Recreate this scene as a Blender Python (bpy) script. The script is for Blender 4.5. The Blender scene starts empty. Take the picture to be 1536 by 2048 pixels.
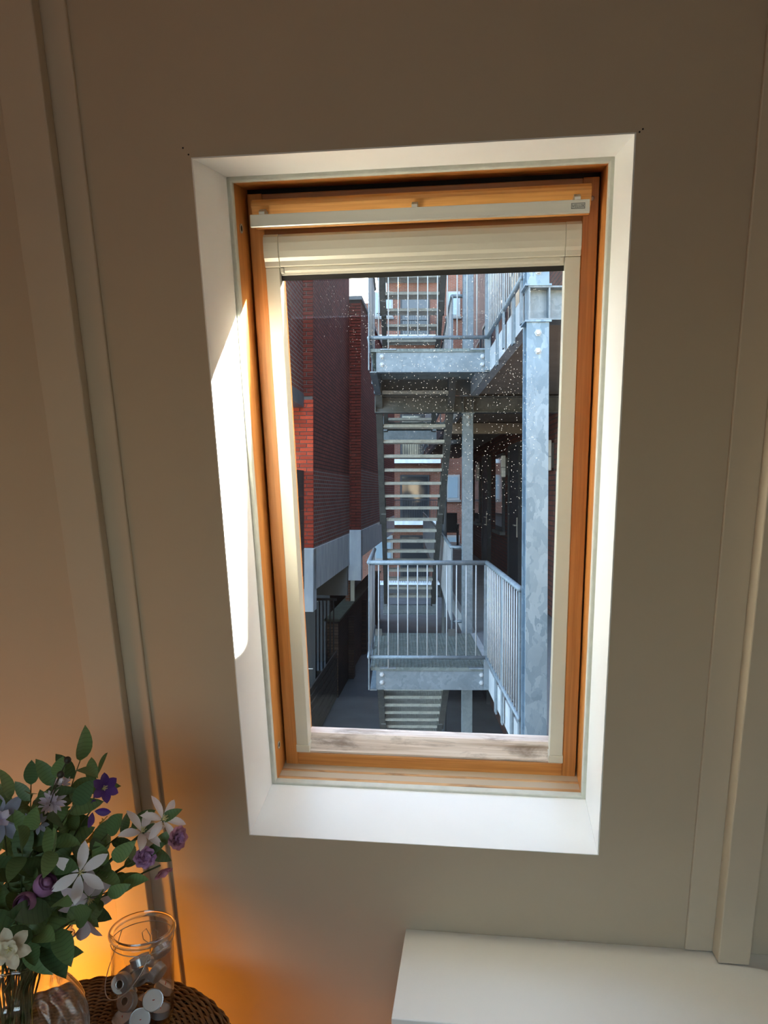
import bpy, math, random
from mathutils import Matrix, Vector, Quaternion
random.seed(7)
SC = bpy.context.scene
COL = SC.collection
V = Vector

# ------------------------------------------------------------------ camera
FPX = 1500.0
PITCH = math.atan(39 / FPX)
CAM = V((0, 0, 1.6))
cd = bpy.data.cameras.new('camera')
cam = bpy.data.objects.new('camera', cd)
COL.objects.link(cam)
cam.location = CAM
cam.rotation_euler = (math.pi / 2 - PITCH, 0, 0)
cd.sensor_fit = 'VERTICAL'
cd.sensor_height = 36
cd.lens = FPX / 2048 * 36
cd.clip_start = 0.05
cd.clip_end = 500
SC.camera = cam

# ------------------------------------------------------------------ light
SUN_DIR = V((-0.8954, -0.2449, -0.3719)).normalized()
SKY_STRENGTH = 0.34
SUN_STRENGTH = 21.0
EXPOSURE = 2.45
LAMP_STRENGTH = 37.0

w = bpy.data.worlds.new('sky')
SC.world = w
w.use_nodes = True
nt = w.node_tree
nt.nodes.clear()
wo = nt.nodes.new('ShaderNodeOutputWorld')
wb = nt.nodes.new('ShaderNodeBackground')
sky = nt.nodes.new('ShaderNodeTexSky')
sky.sky_type = 'NISHITA'
sky.sun_disc = False
sky.sun_elevation = math.asin(-SUN_DIR.z)
sky.sun_rotation = math.atan2(-SUN_DIR.x, -SUN_DIR.y)
sky.air_density = 1.0
sky.dust_density = 2.0
mixw = nt.nodes.new('ShaderNodeMix')
mixw.data_type = 'RGBA'
mixw.inputs[0].default_value = 0.15
mixw.inputs[7].default_value = (3.2, 3.3, 3.5, 1)
nt.links.new(sky.outputs[0], mixw.inputs[6])
nt.links.new(mixw.outputs[2], wb.inputs[0])
wb.inputs[1].default_value = SKY_STRENGTH
nt.links.new(wb.outputs[0], wo.inputs[0])

sl = bpy.data.lights.new('sun', 'SUN')
sl.energy = SUN_STRENGTH
sl.angle = math.radians(0.6)
sl.color = (1.0, 0.93, 0.80)
so = bpy.data.objects.new('sun', sl)
COL.objects.link(so)
so.rotation_euler = SUN_DIR.to_track_quat('-Z', 'Y').to_euler()
so.location = (12, 6, 12)

SC.view_settings.view_transform = 'Standard'
SC.view_settings.look = 'None'
SC.view_settings.exposure = EXPOSURE
SC.view_settings.gamma = 1
SC.view_settings.use_curve_mapping = False

# ------------------------------------------------------------------ frames
A = math.atan(0.1230 / 0.9924)
T = math.radians(13.3)
U = V((math.cos(A), -math.sin(A), 0))
H = V((math.sin(A), math.cos(A), 0))
N = H * math.cos(T) + V((0, 0, math.sin(T)))
SV = V((0, 0, math.cos(T))) - H * math.sin(T)
O = H * ((1.37 + 1.6 * N.z) / H.dot(N))


def frame(x, y, z, o):
    return Matrix(((x.x, y.x, z.x, o.x), (x.y, y.y, z.y, o.y), (x.z, y.z, z.z, o.z), (0, 0, 0, 1)))


WALL = frame(U, N, SV, O)                 # x along wall, y outwards, z up the slope
ROOM = frame(U, H, V((0, 0, 1)), O)       # x along wall, y horizontal outwards, z up
GAL = Matrix.Rotation(-math.atan(28 / 1500), 4, 'Z')     # gallery and stairs outside
LEFT = Matrix.Rotation(-math.atan(127 / 1500), 4, 'Z')   # brick houses outside
I4 = Matrix.Identity(4)
TT = math.tan(T)


def Tr(x, y, z):
    return Matrix.Translation((x, y, z))


def px(x, y, depth):
    """point seen at a pixel, at a given forward distance"""
    d = V(((x - 768) / FPX, math.cos(PITCH) - (y - 1024) / FPX * math.sin(PITCH),
           -math.sin(PITCH) - (y - 1024) / FPX * math.cos(PITCH)))
    return CAM + d * depth


# ------------------------------------------------------------------ mesh helpers
class MB:
    def __init__(s):
        s.v = []
        s.f = []

    def add(s, vs, fs):
        b = len(s.v)
        s.v += [V(p) for p in vs]
        s.f += [tuple(b + i for i in f) for f in fs]
        return s

    def box(s, x0, x1, y0, y1, z0, z1, m=None):
        p = [V((x, y, z)) for z in (z0, z1) for y in (y0, y1) for x in (x0, x1)]
        if m is not None:
            p = [m @ q for q in p]
        return s.add(p, [(0, 2, 3, 1), (4, 5, 7, 6), (0, 1, 5, 4), (2, 6, 7, 3), (0, 4, 6, 2), (1, 3, 7, 5)])

    def hexa(s, p):
        """8 points ordered like box"""
        return s.add(p, [(0, 2, 3, 1), (4, 5, 7, 6), (0, 1, 5, 4), (2, 6, 7, 3), (0, 4, 6, 2), (1, 3, 7, 5)])

    def prism(s, poly, a0, a1, axis='x'):
        """polygon in the two other axes, extruded along axis"""
        def mk(a, p):
            if axis == 'x':
                return V((a, p[0], p[1]))
            if axis == 'y':
                return V((p[0], a, p[1]))
            return V((p[0], p[1], a))
        n = len(poly)
        vs = [mk(a0, p) for p in poly] + [mk(a1, p) for p in poly]
        fs = [tuple(range(n))[::-1], tuple(range(n, 2 * n))]
        fs += [(i, (i + 1) % n, n + (i + 1) % n, n + i) for i in range(n)]
        return s.add(vs, fs)

    def tube(s, pts, r, n=8, closed=False, caps=True):
        pts = [V(p) for p in pts]
        m = len(pts)
        rs = r if isinstance(r, (list, tuple)) else [r] * m
        base = len(s.v)
        ref = None
        for i, p in enumerate(pts):
            if closed:
                t = (pts[(i + 1) % m] - pts[i - 1])
            else:
                t = pts[min(i + 1, m - 1)] - pts[max(i - 1, 0)]
            t = t.normalized() if t.length > 1e-9 else V((0, 0, 1))
            if ref is None:
                ref = t.orthogonal().normalized()
            ref = (ref - t * ref.dot(t))
            ref = ref.normalized() if ref.length > 1e-6 else t.orthogonal().normalized()
            b = t.cross(ref)
            for k in range(n):
                a = 2 * math.pi * k / n
                s.v.append(p + (ref * math.cos(a) + b * math.sin(a)) * rs[i])
        for i in range(m if closed else m - 1):
            j = (i + 1) % m
            for k in range(n):
                l = (k + 1) % n
                s.f.append((base + i * n + k, base + i * n + l, base + j * n + l, base + j * n + k))
        if caps and not closed:
            s.f.append(tuple(base + k for k in range(n))[::-1])
            s.f.append(tuple(base + (m - 1) * n + k for k in range(n)))
        return s

    def lathe(s, prof, n=32, c=(0, 0, 0), flute=0, fl=0.0, closed=False):
        base = len(s.v)
        c = V(c)
        for (r, z) in prof:
            for k in range(n):
                a = 2 * math.pi * k / n
                rr = r * (1 + fl * math.cos(flute * a)) if flute else r
                s.v.append(c + V((rr * math.cos(a), rr * math.sin(a), z)))
        m = len(prof)
        for i in range(m if closed else m - 1):
            j = (i + 1) % m
            for k in range(n):
                l = (k + 1) % n
                s.f.append((base + i * n + k, base + i * n + l, base + j * n + l, base + j * n + k))
        if not closed:
            if prof[0][0] > 1e-6:
                s.f.append(tuple(base + k for k in range(n))[::-1])
            if prof[-1][0] > 1e-6:
                s.f.append(tuple(base + (m - 1) * n + k for k in range(n)))
        return s

    def mesh(s, name, mat, smooth=False, xf=None):
        me = bpy.data.meshes.new(name)
        vs = [xf @ p for p in s.v] if xf is not None else s.v
        me.from_pydata([tuple(p) for p in vs], [], s.f)
        me.update()
        if mat is not None:
            me.materials.append(mat)
        if smooth:
            me.polygons.foreach_set('use_smooth', [True] * len(me.polygons))
        return me


MW = {}


def tag(o, label=None, cat=None, group=None, kind=None):
    if label:
        o['label'] = label
    if cat:
        o['category'] = cat
    if group:
        o['group'] = group
    if kind:
        o['kind'] = kind
    return o


def thing(name, m, label=None, cat=None, group=None, kind=None):
    o = bpy.data.objects.new(name, None)
    o.empty_display_size = 0.05
    COL.objects.link(o)
    o.matrix_world = m
    MW[o] = m.copy()
    return tag(o, label, cat, group, kind)


def build(mb, name, mat, parent=None, fr=I4, smooth=False, bevel=0.0, label=None, kind=None, seg=2):
    if parent is None:
        me = mb.mesh(name, mat, smooth)
        o = bpy.data.objects.new(name, me)
        COL.objects.link(o)
        o.matrix_world = fr
        MW[o] = fr.copy()
    else:
        me = mb.mesh(name, mat, smooth, MW[parent].inverted() @ fr)
        o = bpy.data.objects.new(name, me)
        COL.objects.link(o)
        o.parent = parent
        MW[o] = MW[parent]
    if bevel:
        b = o.modifiers.new('bevel', 'BEVEL')
        b.width = bevel
        b.segments = seg
        b.limit_method = 'ANGLE'
        b.angle_limit = math.radians(40)
    if label:
        o['label'] = label
    if kind:
        o['kind'] = kind
    return o


def inst(me, name, parent, world):
    """shared mesh as a part placed by a world matrix"""
    o = bpy.data.objects.new(name, me)
    COL.objects.link(o)
    if parent is not None:
        o.parent = parent
        o.matrix_local = MW[parent].inverted() @ world
    else:
        o.matrix_world = world
    MW[o] = world.copy()
    return o


# ------------------------------------------------------------------ materials
def new_mat(name):
    m = bpy.data.materials.new(name)
    m.use_nodes = True
    t = m.node_tree
    b = t.nodes['Principled BSDF']
    return m, t, b


def rgba(c):
    return (c[0], c[1], c[2], 1)


def nd(t, typ, **kw):
    n = t.nodes.new(typ)
    for k, v in kw.items():
        setattr(n, k, v)
    return n


def ramp(t, stops):
    r = nd(t, 'ShaderNodeValToRGB')
    e = r.color_ramp.elements
    while len(e) > 1:
        e.remove(e[-1])
    e[0].position, e[0].color = stops[0][0], rgba(stops[0][1])
    for p, c in stops[1:]:
        x = e.new(p)
        x.color = rgba(c)
    return r


def coords(t, scale=(1, 1, 1), kind='Object'):
    tc = nd(t, 'ShaderNodeTexCoord')
    mp = nd(t, 'ShaderNodeMapping')
    mp.inputs['Scale'].default_value = scale
    t.links.new(tc.outputs[kind], mp.inputs[0])
    return mp.outputs[0]


def noise(t, vec, scale, detail=4, rough=0.55, dist=0.0):
    n = nd(t, 'ShaderNodeTexNoise')
    n.inputs['Scale'].default_value = scale
    n.inputs['Detail'].default_value = detail
    n.inputs['Roughness'].default_value = rough
    n.inputs['Distortion'].default_value = dist
    if vec is not None:
        t.links.new(vec, n.inputs['Vector'])
    return n


def bump(t, b, h, strength=0.2, dist=0.01):
    n = nd(t, 'ShaderNodeBump')
    n.inputs['Strength'].default_value = strength
    n.inputs['Distance'].default_value = dist
    t.links.new(h, n.inputs['Height'])
    t.links.new(n.outputs[0], b.inputs['Normal'])


def plain(name, c, rough=0.6, metal=0.0, var=0.0, scale=6, bmp=0.0, vscale=(1, 1, 1), spec=None, coat=0.0):
    m, t, b = new_mat(name)
    b.inputs['Base Color'].default_value = rgba(c)
    b.inputs['Roughness'].default_value = rough
    b.inputs['Metallic'].default_value = metal
    if spec is not None:
        b.inputs['Specular IOR Level'].default_value = spec
    if coat:
        b.inputs['Coat Weight'].default_value = coat
        b.inputs['Coat Roughness'].default_value = 0.15
    if var or bmp:
        n = noise(t, coords(t, vscale), scale, 6)
        if var:
            lo = [max(0, x * (1 - var)) for x in c]
            hi = [min(1, x * (1 + var)) for x in c]
            r = ramp(t, [(0.3, lo), (0.7, hi)])
            t.links.new(n.outputs[0], r.inputs[0])
            t.links.new(r.outputs[0], b.inputs['Base Color'])
        if bmp:
            bump(t, b, n.outputs[0], bmp)
    return m


def pine(name, axis, c0, c1, c2, rough=0.42, wear=0.0):
    """wood with the grain along the local axis"""
    m, t, b = new_mat(name)
    sc = {'x': (0.9, 26, 26), 'z': (26, 26, 0.9)}[axis]
    vec = coords(t, sc)
    n1 = noise(t, vec, 2.2, 6, 0.6, 0.7)
    r = ramp(t, [(0.25, c0), (0.5, c1), (0.78, c2)])
    t.links.new(n1.outputs[0], r.inputs[0])
    col = r.outputs[0]
    vec2 = coords(t, {'x': (2.5, 110, 110), 'z': (110, 110, 2.5)}[axis])
    n2 = noise(t, vec2, 2.0, 3)
    mx = nd(t, 'ShaderNodeMix', data_type='RGBA', blend_type='MULTIPLY')
    r2 = ramp(t, [(0.35, (0.78, 0.72, 0.66)), (0.6, (1, 1, 1))])
    t.links.new(n2.outputs[0], r2.inputs[0])
    mx.inputs[0].default_value = 0.7
    t.links.new(col, mx.inputs[6])
    t.links.new(r2.outputs[0], mx.inputs[7])
    col = mx.outputs[2]
    if wear:
        n3 = noise(t, coords(t, {'x': (2.2, 9, 9), 'z': (9, 9, 2.2)}[axis]), 3.0, 8, 0.7, 0.5)
        r3 = ramp(t, [(0.5, (0, 0, 0)), (0.68, (wear, wear, wear))])
        t.links.new(n3.outputs[0], r3.inputs[0])
        mw = nd(t, 'ShaderNodeMix', data_type='RGBA')
        t.links.new(r3.outputs[0], mw.inputs[0])
        t.links.new(col, mw.inputs[6])
        mw.inputs[7].default_value = (0.12, 0.075, 0.05, 1)
        col = mw.outputs[2]
    t.links.new(col, b.inputs['Base Color'])
    b.inputs['Roughness'].default_value = rough
    bump(t, b, n2.outputs[0], 0.12, 0.002)
    return m


def galv(name, lo, hi, scale=22, metal=0.25, rough=0.5, stretch=(1, 1, 1)):
    m, t, b = new_mat(name)
    vec = coords(t, stretch)
    nz = noise(t, vec, 6, 4)
    mixv = nd(t, 'ShaderNodeMix', data_type='RGBA')
    mixv.inputs[0].default_value = 0.25
    t.links.new(vec, mixv.inputs[6])
    t.links.new(nz.outputs[1], mixv.inputs[7])
    vo = nd(t, 'ShaderNodeTexVoronoi')
    vo.inputs['Scale'].default_value = scale
    t.links.new(mixv.outputs[2], vo.inputs['Vector'])
    r = ramp(t, [(0.1, lo), (0.9, hi)])
    t.links.new(vo.outputs['Color'], r.inputs[0])
    n2 = noise(t, coords(t), 2.3, 6, 0.6)
    r2 = ramp(t, [(0.3, (0.78, 0.79, 0.79)), (0.65, (1, 1, 1))])
    t.links.new(n2.outputs[0], r2.inputs[0])
    mx = nd(t, 'ShaderNodeMix', data_type='RGBA', blend_type='MULTIPLY')
    mx.inputs[0].default_value = 1
    t.links.new(r.outputs[0], mx.inputs[6])
    t.links.new(r2.outputs[0], mx.inputs[7])
    t.links.new(mx.outputs[2], b.inputs['Base Color'])
    b.inputs['Metallic'].default_value = metal
    b.inputs['Roughness'].default_value = rough
    return m


def bricks(name, horiz, c1, c2, mort_low, mort_high=None, split=1.9):
    """far brickwork; horiz = local axis that runs along the wall"""
    m, t, b = new_mat(name)
    tc = nd(t, 'ShaderNodeTexCoord')
    sp = nd(t, 'ShaderNodeSeparateXYZ')
    cb = nd(t, 'ShaderNodeCombineXYZ')
    t.links.new(tc.outputs['Object'], sp.inputs[0])
    t.links.new(sp.outputs['XYZ'.index(horiz.upper())], cb.inputs[0])
    t.links.new(sp.outputs[2], cb.inputs[1])
    br = nd(t, 'ShaderNodeTexBrick')
    t.links.new(cb.outputs[0], br.inputs['Vector'])
    br.inputs['Scale'].default_value = 1
    br.inputs['Brick Width'].default_value = 0.22
    br.inputs['Row Height'].default_value = 0.0625
    br.inputs['Mortar Size'].default_value = 0.009
    br.inputs['Mortar Smooth'].default_value = 0.2
    br.inputs['Bias'].default_value = -0.1
    br.inputs['Color1'].default_value = rgba(c1)
    br.inputs['Color2'].default_value = rgba(c2)
    br.inputs['Mortar'].default_value = rgba(mort_low)
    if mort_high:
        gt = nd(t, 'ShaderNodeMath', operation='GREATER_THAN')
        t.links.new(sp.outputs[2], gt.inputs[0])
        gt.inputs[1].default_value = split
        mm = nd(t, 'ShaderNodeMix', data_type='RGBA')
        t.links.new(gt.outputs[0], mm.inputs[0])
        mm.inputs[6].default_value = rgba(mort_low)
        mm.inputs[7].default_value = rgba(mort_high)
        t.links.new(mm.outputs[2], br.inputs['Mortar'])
    n = noise(t, cb.outputs[0], 1.6, 5)
    r = ramp(t, [(0.3, (0.7, 0.7, 0.7)), (0.7, (1.1, 1.05, 1.05))])
    t.links.new(n.outputs[0], r.inputs[0])
    mx = nd(t, 'ShaderNodeMix', data_type='RGBA', blend_type='MULTIPLY')
    mx.inputs[0].default_value = 0.8
    t.links.new(br.outputs[0], mx.inputs[6])
    t.links.new(r.outputs[0], mx.inputs[7])
    t.links.new(mx.outputs[2], b.inputs['Base Color'])
    b.inputs['Roughness'].default_value = 0.9
    inv = nd(t, 'ShaderNodeMath', operation='SUBTRACT')
    inv.inputs[0].default_value = 1
    t.links.new(br.outputs['Fac'], inv.inputs[1])
    bump(t, b, inv.outputs[0], 0.6, 0.008)
    return m


def piece(name, c1, c2, rough=0.9):
    """colour varies from piece to piece"""
    m, t, b = new_mat(name)
    oi = nd(t, 'ShaderNodeObjectInfo')
    r = ramp(t, [(0, c1), (1, c2)])
    t.links.new(oi.outputs['Random'], r.inputs[0])
    n = noise(t, coords(t), 30, 5)
    r2 = ramp(t, [(0.3, (0.75, 0.75, 0.75)), (0.7, (1, 1, 1))])
    t.links.new(n.outputs[0], r2.inputs[0])
    mx = nd(t, 'ShaderNodeMix', data_type='RGBA', blend_type='MULTIPLY')
    mx.inputs[0].default_value = 1
    t.links.new(r.outputs[0], mx.inputs[6])
    t.links.new(r2.outputs[0], mx.inputs[7])
    t.links.new(mx.outputs[2], b.inputs['Base Color'])
    b.inputs['Roughness'].default_value = rough
    bump(t, b, n.outputs[0], 0.3, 0.004)
    return m


def thin_glass(name, tint, edge, gl=0.06, specks=0.0, rough=0.0):
    m, t, b = new_mat(name)
    t.nodes.remove(b)
    out = t.nodes['Material Output']
    tr = nd(t, 'ShaderNodeBsdfTransparent')
    lw = nd(t, 'ShaderNodeLayerWeight')
    lw.inputs[0].default_value = 0.35
    r = ramp(t, [(0.0, tint), (0.45, tint), (1.0, edge)])
    t.links.new(lw.outputs['Facing'], r.inputs[0])
    t.links.new(r.outputs[0], tr.inputs[0])
    gs = nd(t, 'ShaderNodeBsdfGlossy')
    gs.inputs['Roughness'].default_value = rough
    lf = nd(t, 'ShaderNodeLayerWeight')
    lf.inputs[0].default_value = 0.5
    pw = nd(t, 'ShaderNodeMath', operation='POWER')
    t.links.new(lf.outputs['Facing'], pw.inputs[0])
    pw.inputs[1].default_value = 5
    mu = nd(t, 'ShaderNodeMath', operation='MULTIPLY_ADD')
    t.links.new(pw.outputs[0], mu.inputs[0])
    mu.inputs[1].default_value = 0.9 * gl
    mu.inputs[2].default_value = 0.045 * gl
    mu.use_clamp = True
    mx = nd(t, 'ShaderNodeMixShader')
    t.links.new(mu.outputs[0], mx.inputs[0])
    t.links.new(tr.outputs[0], mx.inputs[1])
    t.links.new(gs.outputs[0], mx.inputs[2])
    last = mx.outputs[0]
    if specks:
        vec = coords(t)
        vo = nd(t, 'ShaderNodeTexVoronoi')
        vo.inputs['Scale'].default_value = 150
        t.links.new(vec, vo.inputs['Vector'])
        lt = nd(t, 'ShaderNodeMath', operation='LESS_THAN')
        t.links.new(vo.outputs['Distance'], lt.inputs[0])
        lt.inputs[1].default_value = 0.11
        nz = noise(t, vec, 5, 4)
        gt = nd(t, 'ShaderNodeMath', operation='GREATER_THAN')
        t.links.new(nz.outputs[0], gt.inputs[0])
        gt.inputs[1].default_value = 0.42
        # more dust on the upper pane
        sp = nd(t, 'ShaderNodeSeparateXYZ')
        t.links.new(vec, sp.inputs[0])
        mr = nd(t, 'ShaderNodeMapRange')
        t.links.new(sp.outputs[2], mr.inputs[0])
        mr.inputs[1].default_value = 0.35
        mr.inputs[2].default_value = 0.9
        wn = nd(t, 'ShaderNodeTexWhiteNoise')
        t.links.new(vo.outputs['Position'], wn.inputs[0])
        g2 = nd(t, 'ShaderNodeMath', operation='LESS_THAN')
        t.links.new(wn.outputs[0], g2.inputs[0])
        t.links.new(mr.outputs[0], g2.inputs[1])
        m1 = nd(t, 'ShaderNodeMath', operation='MULTIPLY')
        t.links.new(lt.outputs[0], m1.inputs[0])
        t.links.new(gt.outputs[0], m1.inputs[1])
        m2 = nd(t, 'ShaderNodeMath', operation='MULTIPLY')
        t.links.new(m1.outputs[0], m2.inputs[0])
        t.links.new(g2.outputs[0], m2.inputs[1])
        m3 = nd(t, 'ShaderNodeMath', operation='MULTIPLY')
        t.links.new(m2.outputs[0], m3.inputs[0])
        m3.inputs[1].default_value = specks
        tl = nd(t, 'ShaderNodeBsdfTranslucent')
        tl.inputs[0].default_value = (0.9, 0.9, 0.88, 1)
        ms = nd(t, 'ShaderNodeMixShader')
        t.links.new(m3.outputs[0], ms.inputs[0])
        t.links.new(last, ms.inputs[1])
        t.links.new(tl.outputs[0], ms.inputs[2])
        last = ms.outputs[0]
    t.links.new(last, out.inputs[0])
    return m


def emit(name, c, s):
    m, t, b = new_mat(name)
    b.inputs['Base Color'].default_value = rgba(c)
    b.inputs['Emission Color'].default_value = rgba(c)
    b.inputs['Emission Strength'].default_value = s
    return m


def leafy(name, c1, c2, trans=0.3, rough=0.5, veins=True):
    m, t, b = new_mat(name)
    oi = nd(t, 'ShaderNodeObjectInfo')
    r = ramp(t, [(0, c1), (1, c2)])
    t.links.new(oi.outputs['Random'], r.inputs[0])
    col = r.outputs[0]
    if veins:
        wv = nd(t, 'ShaderNodeTexWave')
        wv.inputs['Scale'].default_value = 60
        wv.inputs['Distortion'].default_value = 1
        t.links.new(coords(t, (1, 0.6, 1)), wv.inputs[0])
        r2 = ramp(t, [(0.0, (0.6, 0.6, 0.6)), (0.3, (1, 1, 1))])
        t.links.new(wv.outputs[0], r2.inputs[0])
        mx = nd(t, 'ShaderNodeMix', data_type='RGBA', blend_type='MULTIPLY')
        mx.inputs[0].default_value = 0.5
        t.links.new(col, mx.inputs[6])
        t.links.new(r2.outputs[0], mx.inputs[7])
        col = mx.outputs[2]
    t.links.new(col, b.inputs['Base Color'])
    b.inputs['Roughness'].default_value = rough
    out = t.nodes['Material Output']
    tl = nd(t, 'ShaderNodeBsdfTranslucent')
    t.links.new(col, tl.inputs[0])
    ms = nd(t, 'ShaderNodeMixShader')
    ms.inputs[0].default_value = trans
    t.links.new(b.outputs[0], ms.inputs[1])
    t.links.new(tl.outputs[0], ms.inputs[2])
    t.links.new(ms.outputs[0], out.inputs[0])
    return m


M = {}
M['wall'] = plain('wall_paint', (0.48, 0.395, 0.285), 0.55, var=0.03, scale=3, bmp=0.03)
M['trimpaint'] = plain('trim_paint', (0.53, 0.445, 0.33), 0.45, var=0.03, scale=4, bmp=0.03)
M['ceiling'] = plain('ceiling_paint', (0.72, 0.66, 0.58), 0.8)
M['white'] = plain('lining_white', (0.86, 0.855, 0.82), 0.38, var=0.02, scale=5)
M['caulk'] = plain('caulk', (0.56, 0.57, 0.50), 0.5, var=0.08, scale=40)
PC = ((0.46, 0.17, 0.040), (0.60, 0.25, 0.062), (0.70, 0.33, 0.10))
M['pine_u'] = pine('pine_across', 'x', *PC)
M['pine_v'] = pine('pine_up', 'z', *PC)
M['pine_flap'] = pine('pine_flap', 'x', (0.50, 0.22, 0.055), (0.68, 0.33, 0.09), (0.76, 0.41, 0.14))
M['pine_dark'] = pine('pine_brown', 'x', (0.32, 0.13, 0.045), (0.44, 0.19, 0.065), (0.52, 0.25, 0.09))  # darker, browner pine for the sash top rail
PS = ((0.40, 0.20, 0.08), (0.62, 0.36, 0.16), (0.74, 0.50, 0.28))
M['pine_sill'] = pine('pine_worn', 'x', *PS, rough=0.6, wear=0.75)
M['pine_bead'] = pine('pine_bleached', 'x', (0.420, 0.320, 0.250), (0.720, 0.620, 0.550), (0.860, 0.800, 0.740), rough=0.8, wear=0.7)
M['alu'] = plain('brushed_aluminium', (0.56, 0.54, 0.47), 0.38, metal=0.55, var=0.05, scale=3, vscale=(0.5, 20, 20))
M['blind'] = plain('blind_aluminium', (0.60, 0.565, 0.46), 0.40, metal=0.2)
M['black'] = plain('black_matt', (0.012, 0.011, 0.010), 0.7)
M['dkmetal'] = plain('dark_metal', (0.10, 0.10, 0.10), 0.4, metal=0.6)
M['plate'] = plain('logo_plate', (0.42, 0.41, 0.36), 0.45, metal=0.4)
M['pane'] = thin_glass('window_pane', (0.93, 0.95, 0.95), (0.7, 0.75, 0.75), 0.40, specks=0.09)
M['pane2'] = thin_glass('plain_pane', (0.95, 0.96, 0.96), (0.8, 0.85, 0.85), 1.0)
M['floor'] = pine('floor_boards', 'x', (0.40, 0.24, 0.11), (0.52, 0.33, 0.16), (0.58, 0.38, 0.20), rough=0.4)
M['cabinet'] = plain('cabinet_white', (0.90, 0.88, 0.82), 0.28, var=0.015, scale=4)
M['galv'] = galv('galvanised_steel', (0.176, 0.221, 0.254), (0.247, 0.295, 0.328), 30)
M['galv_post'] = galv('galvanised_spangle', (0.141, 0.218, 0.287), (0.260, 0.354, 0.430), 26, stretch=(1, 1, 0.55))
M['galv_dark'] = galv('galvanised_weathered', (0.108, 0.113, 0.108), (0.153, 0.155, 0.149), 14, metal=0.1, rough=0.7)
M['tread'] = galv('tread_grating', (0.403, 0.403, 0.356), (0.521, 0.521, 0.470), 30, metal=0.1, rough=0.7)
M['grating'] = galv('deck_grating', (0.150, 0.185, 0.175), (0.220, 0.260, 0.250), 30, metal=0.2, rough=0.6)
M['white_steel'] = galv('pale_steel', (0.446, 0.473, 0.494), (0.553, 0.575, 0.588), 12, metal=0.1, rough=0.55)
M['soffit'] = plain('soffit_concrete', (0.306, 0.239, 0.180), 0.9, var=0.15, scale=3, bmp=0.1)
M['slab'] = plain('walkway_slab', (0.184, 0.196, 0.208), 0.85, var=0.12, scale=4)
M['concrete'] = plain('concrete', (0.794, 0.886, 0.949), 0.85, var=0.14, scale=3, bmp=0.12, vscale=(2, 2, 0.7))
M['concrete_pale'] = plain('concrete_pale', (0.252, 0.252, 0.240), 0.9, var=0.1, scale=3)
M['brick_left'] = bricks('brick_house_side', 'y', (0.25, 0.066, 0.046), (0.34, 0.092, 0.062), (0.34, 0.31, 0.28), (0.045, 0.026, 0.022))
M['brick_front'] = bricks('brick_house_front', 'x', (0.224, 0.068, 0.042), (0.288, 0.092, 0.053), (0.320, 0.304, 0.280))
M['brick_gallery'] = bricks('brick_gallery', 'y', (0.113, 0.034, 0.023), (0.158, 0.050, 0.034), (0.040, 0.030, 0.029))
M['brick_far'] = bricks('brick_far', 'x', (0.234, 0.077, 0.043), (0.279, 0.104, 0.059), (0.225, 0.180, 0.153))
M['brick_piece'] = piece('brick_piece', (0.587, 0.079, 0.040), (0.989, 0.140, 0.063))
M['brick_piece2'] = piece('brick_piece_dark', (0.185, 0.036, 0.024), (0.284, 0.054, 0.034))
M['brick_old'] = piece('brick_piece_old', (0.132, 0.096, 0.072), (0.216, 0.162, 0.126))
M['mortar'] = plain('mortar', (0.240, 0.231, 0.216), 0.95, var=0.1, scale=20)
M['mortar_dark'] = plain('mortar_dark', (0.060, 0.051, 0.048), 0.95, var=0.1, scale=20)
M['flash'] = plain('lead_flashing', (0.204, 0.252, 0.276), 0.6, metal=0.2, var=0.1)
M['screen'] = plain('grey_boards', (0.085, 0.085, 0.09), 0.7, var=0.1)
M['coping'] = plain('pale_coping', (0.372, 0.432, 0.456), 0.6)
M['cream'] = plain('cream_render', (0.80, 0.76, 0.66), 0.8)
M['door_dark'] = plain('door_dark', (0.022, 0.026, 0.032), 0.5)
M['frame_dark'] = plain('window_frame_dark', (0.035, 0.040, 0.045), 0.5)
M['frame_pale'] = plain('window_frame_pale', (0.372, 0.378, 0.372), 0.5)
M['fglass'] = plain('house_glass', (0.03, 0.035, 0.04), 0.05, spec=0.8)
M['fglass_pale'] = plain('house_glass_pale', (0.30, 0.40, 0.46), 0.12, spec=0.8)
M['lampshade'] = plain('wall_light_opal', (0.864, 0.840, 0.792), 0.4)
M['ground'] = plain('paving', (0.077, 0.086, 0.094), 0.85, var=0.2, scale=1.5, bmp=0.1)
M['fence'] = plain('fence_boards', (0.090, 0.081, 0.069), 0.85, var=0.2, scale=8, vscale=(6, 1, 6))
M['wall_old'] = bricks('brick_garden_side', 'y', (0.043, 0.030, 0.026), (0.060, 0.043, 0.035), (0.022, 0.022, 0.021))
M['moss'] = plain('coping_mossy', (0.102, 0.114, 0.090), 0.95, var=0.25, scale=6)
M['pipe'] = plain('pipe_grey', (0.170, 0.190, 0.210), 0.5)
M['wicker'] = plain('wicker', (0.20, 0.095, 0.034), 0.38, var=0.35, scale=25)
M['wicker_dark'] = plain('wicker_core', (0.045, 0.022, 0.010), 0.7)
M['jar'] = thin_glass('jar_glass', (0.985, 0.985, 0.98), (0.60, 0.59, 0.56), 1.0)
m_, t_, b_ = new_mat('thick_glass')
b_.inputs['Base Color'].default_value = (0.97, 0.97, 0.95, 1)
b_.inputs['Transmission Weight'].default_value = 1
b_.inputs['Roughness'].default_value = 0.02
b_.inputs['IOR'].default_value = 1.5
M['glass'] = m_
M['vase'] = thin_glass('vase_glass', (0.97, 0.965, 0.95), (0.48, 0.45, 0.40), 2.2, rough=0.03)
M['cup'] = plain('tealight_cup', (0.62, 0.63, 0.64), 0.33, metal=0.85)
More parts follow.
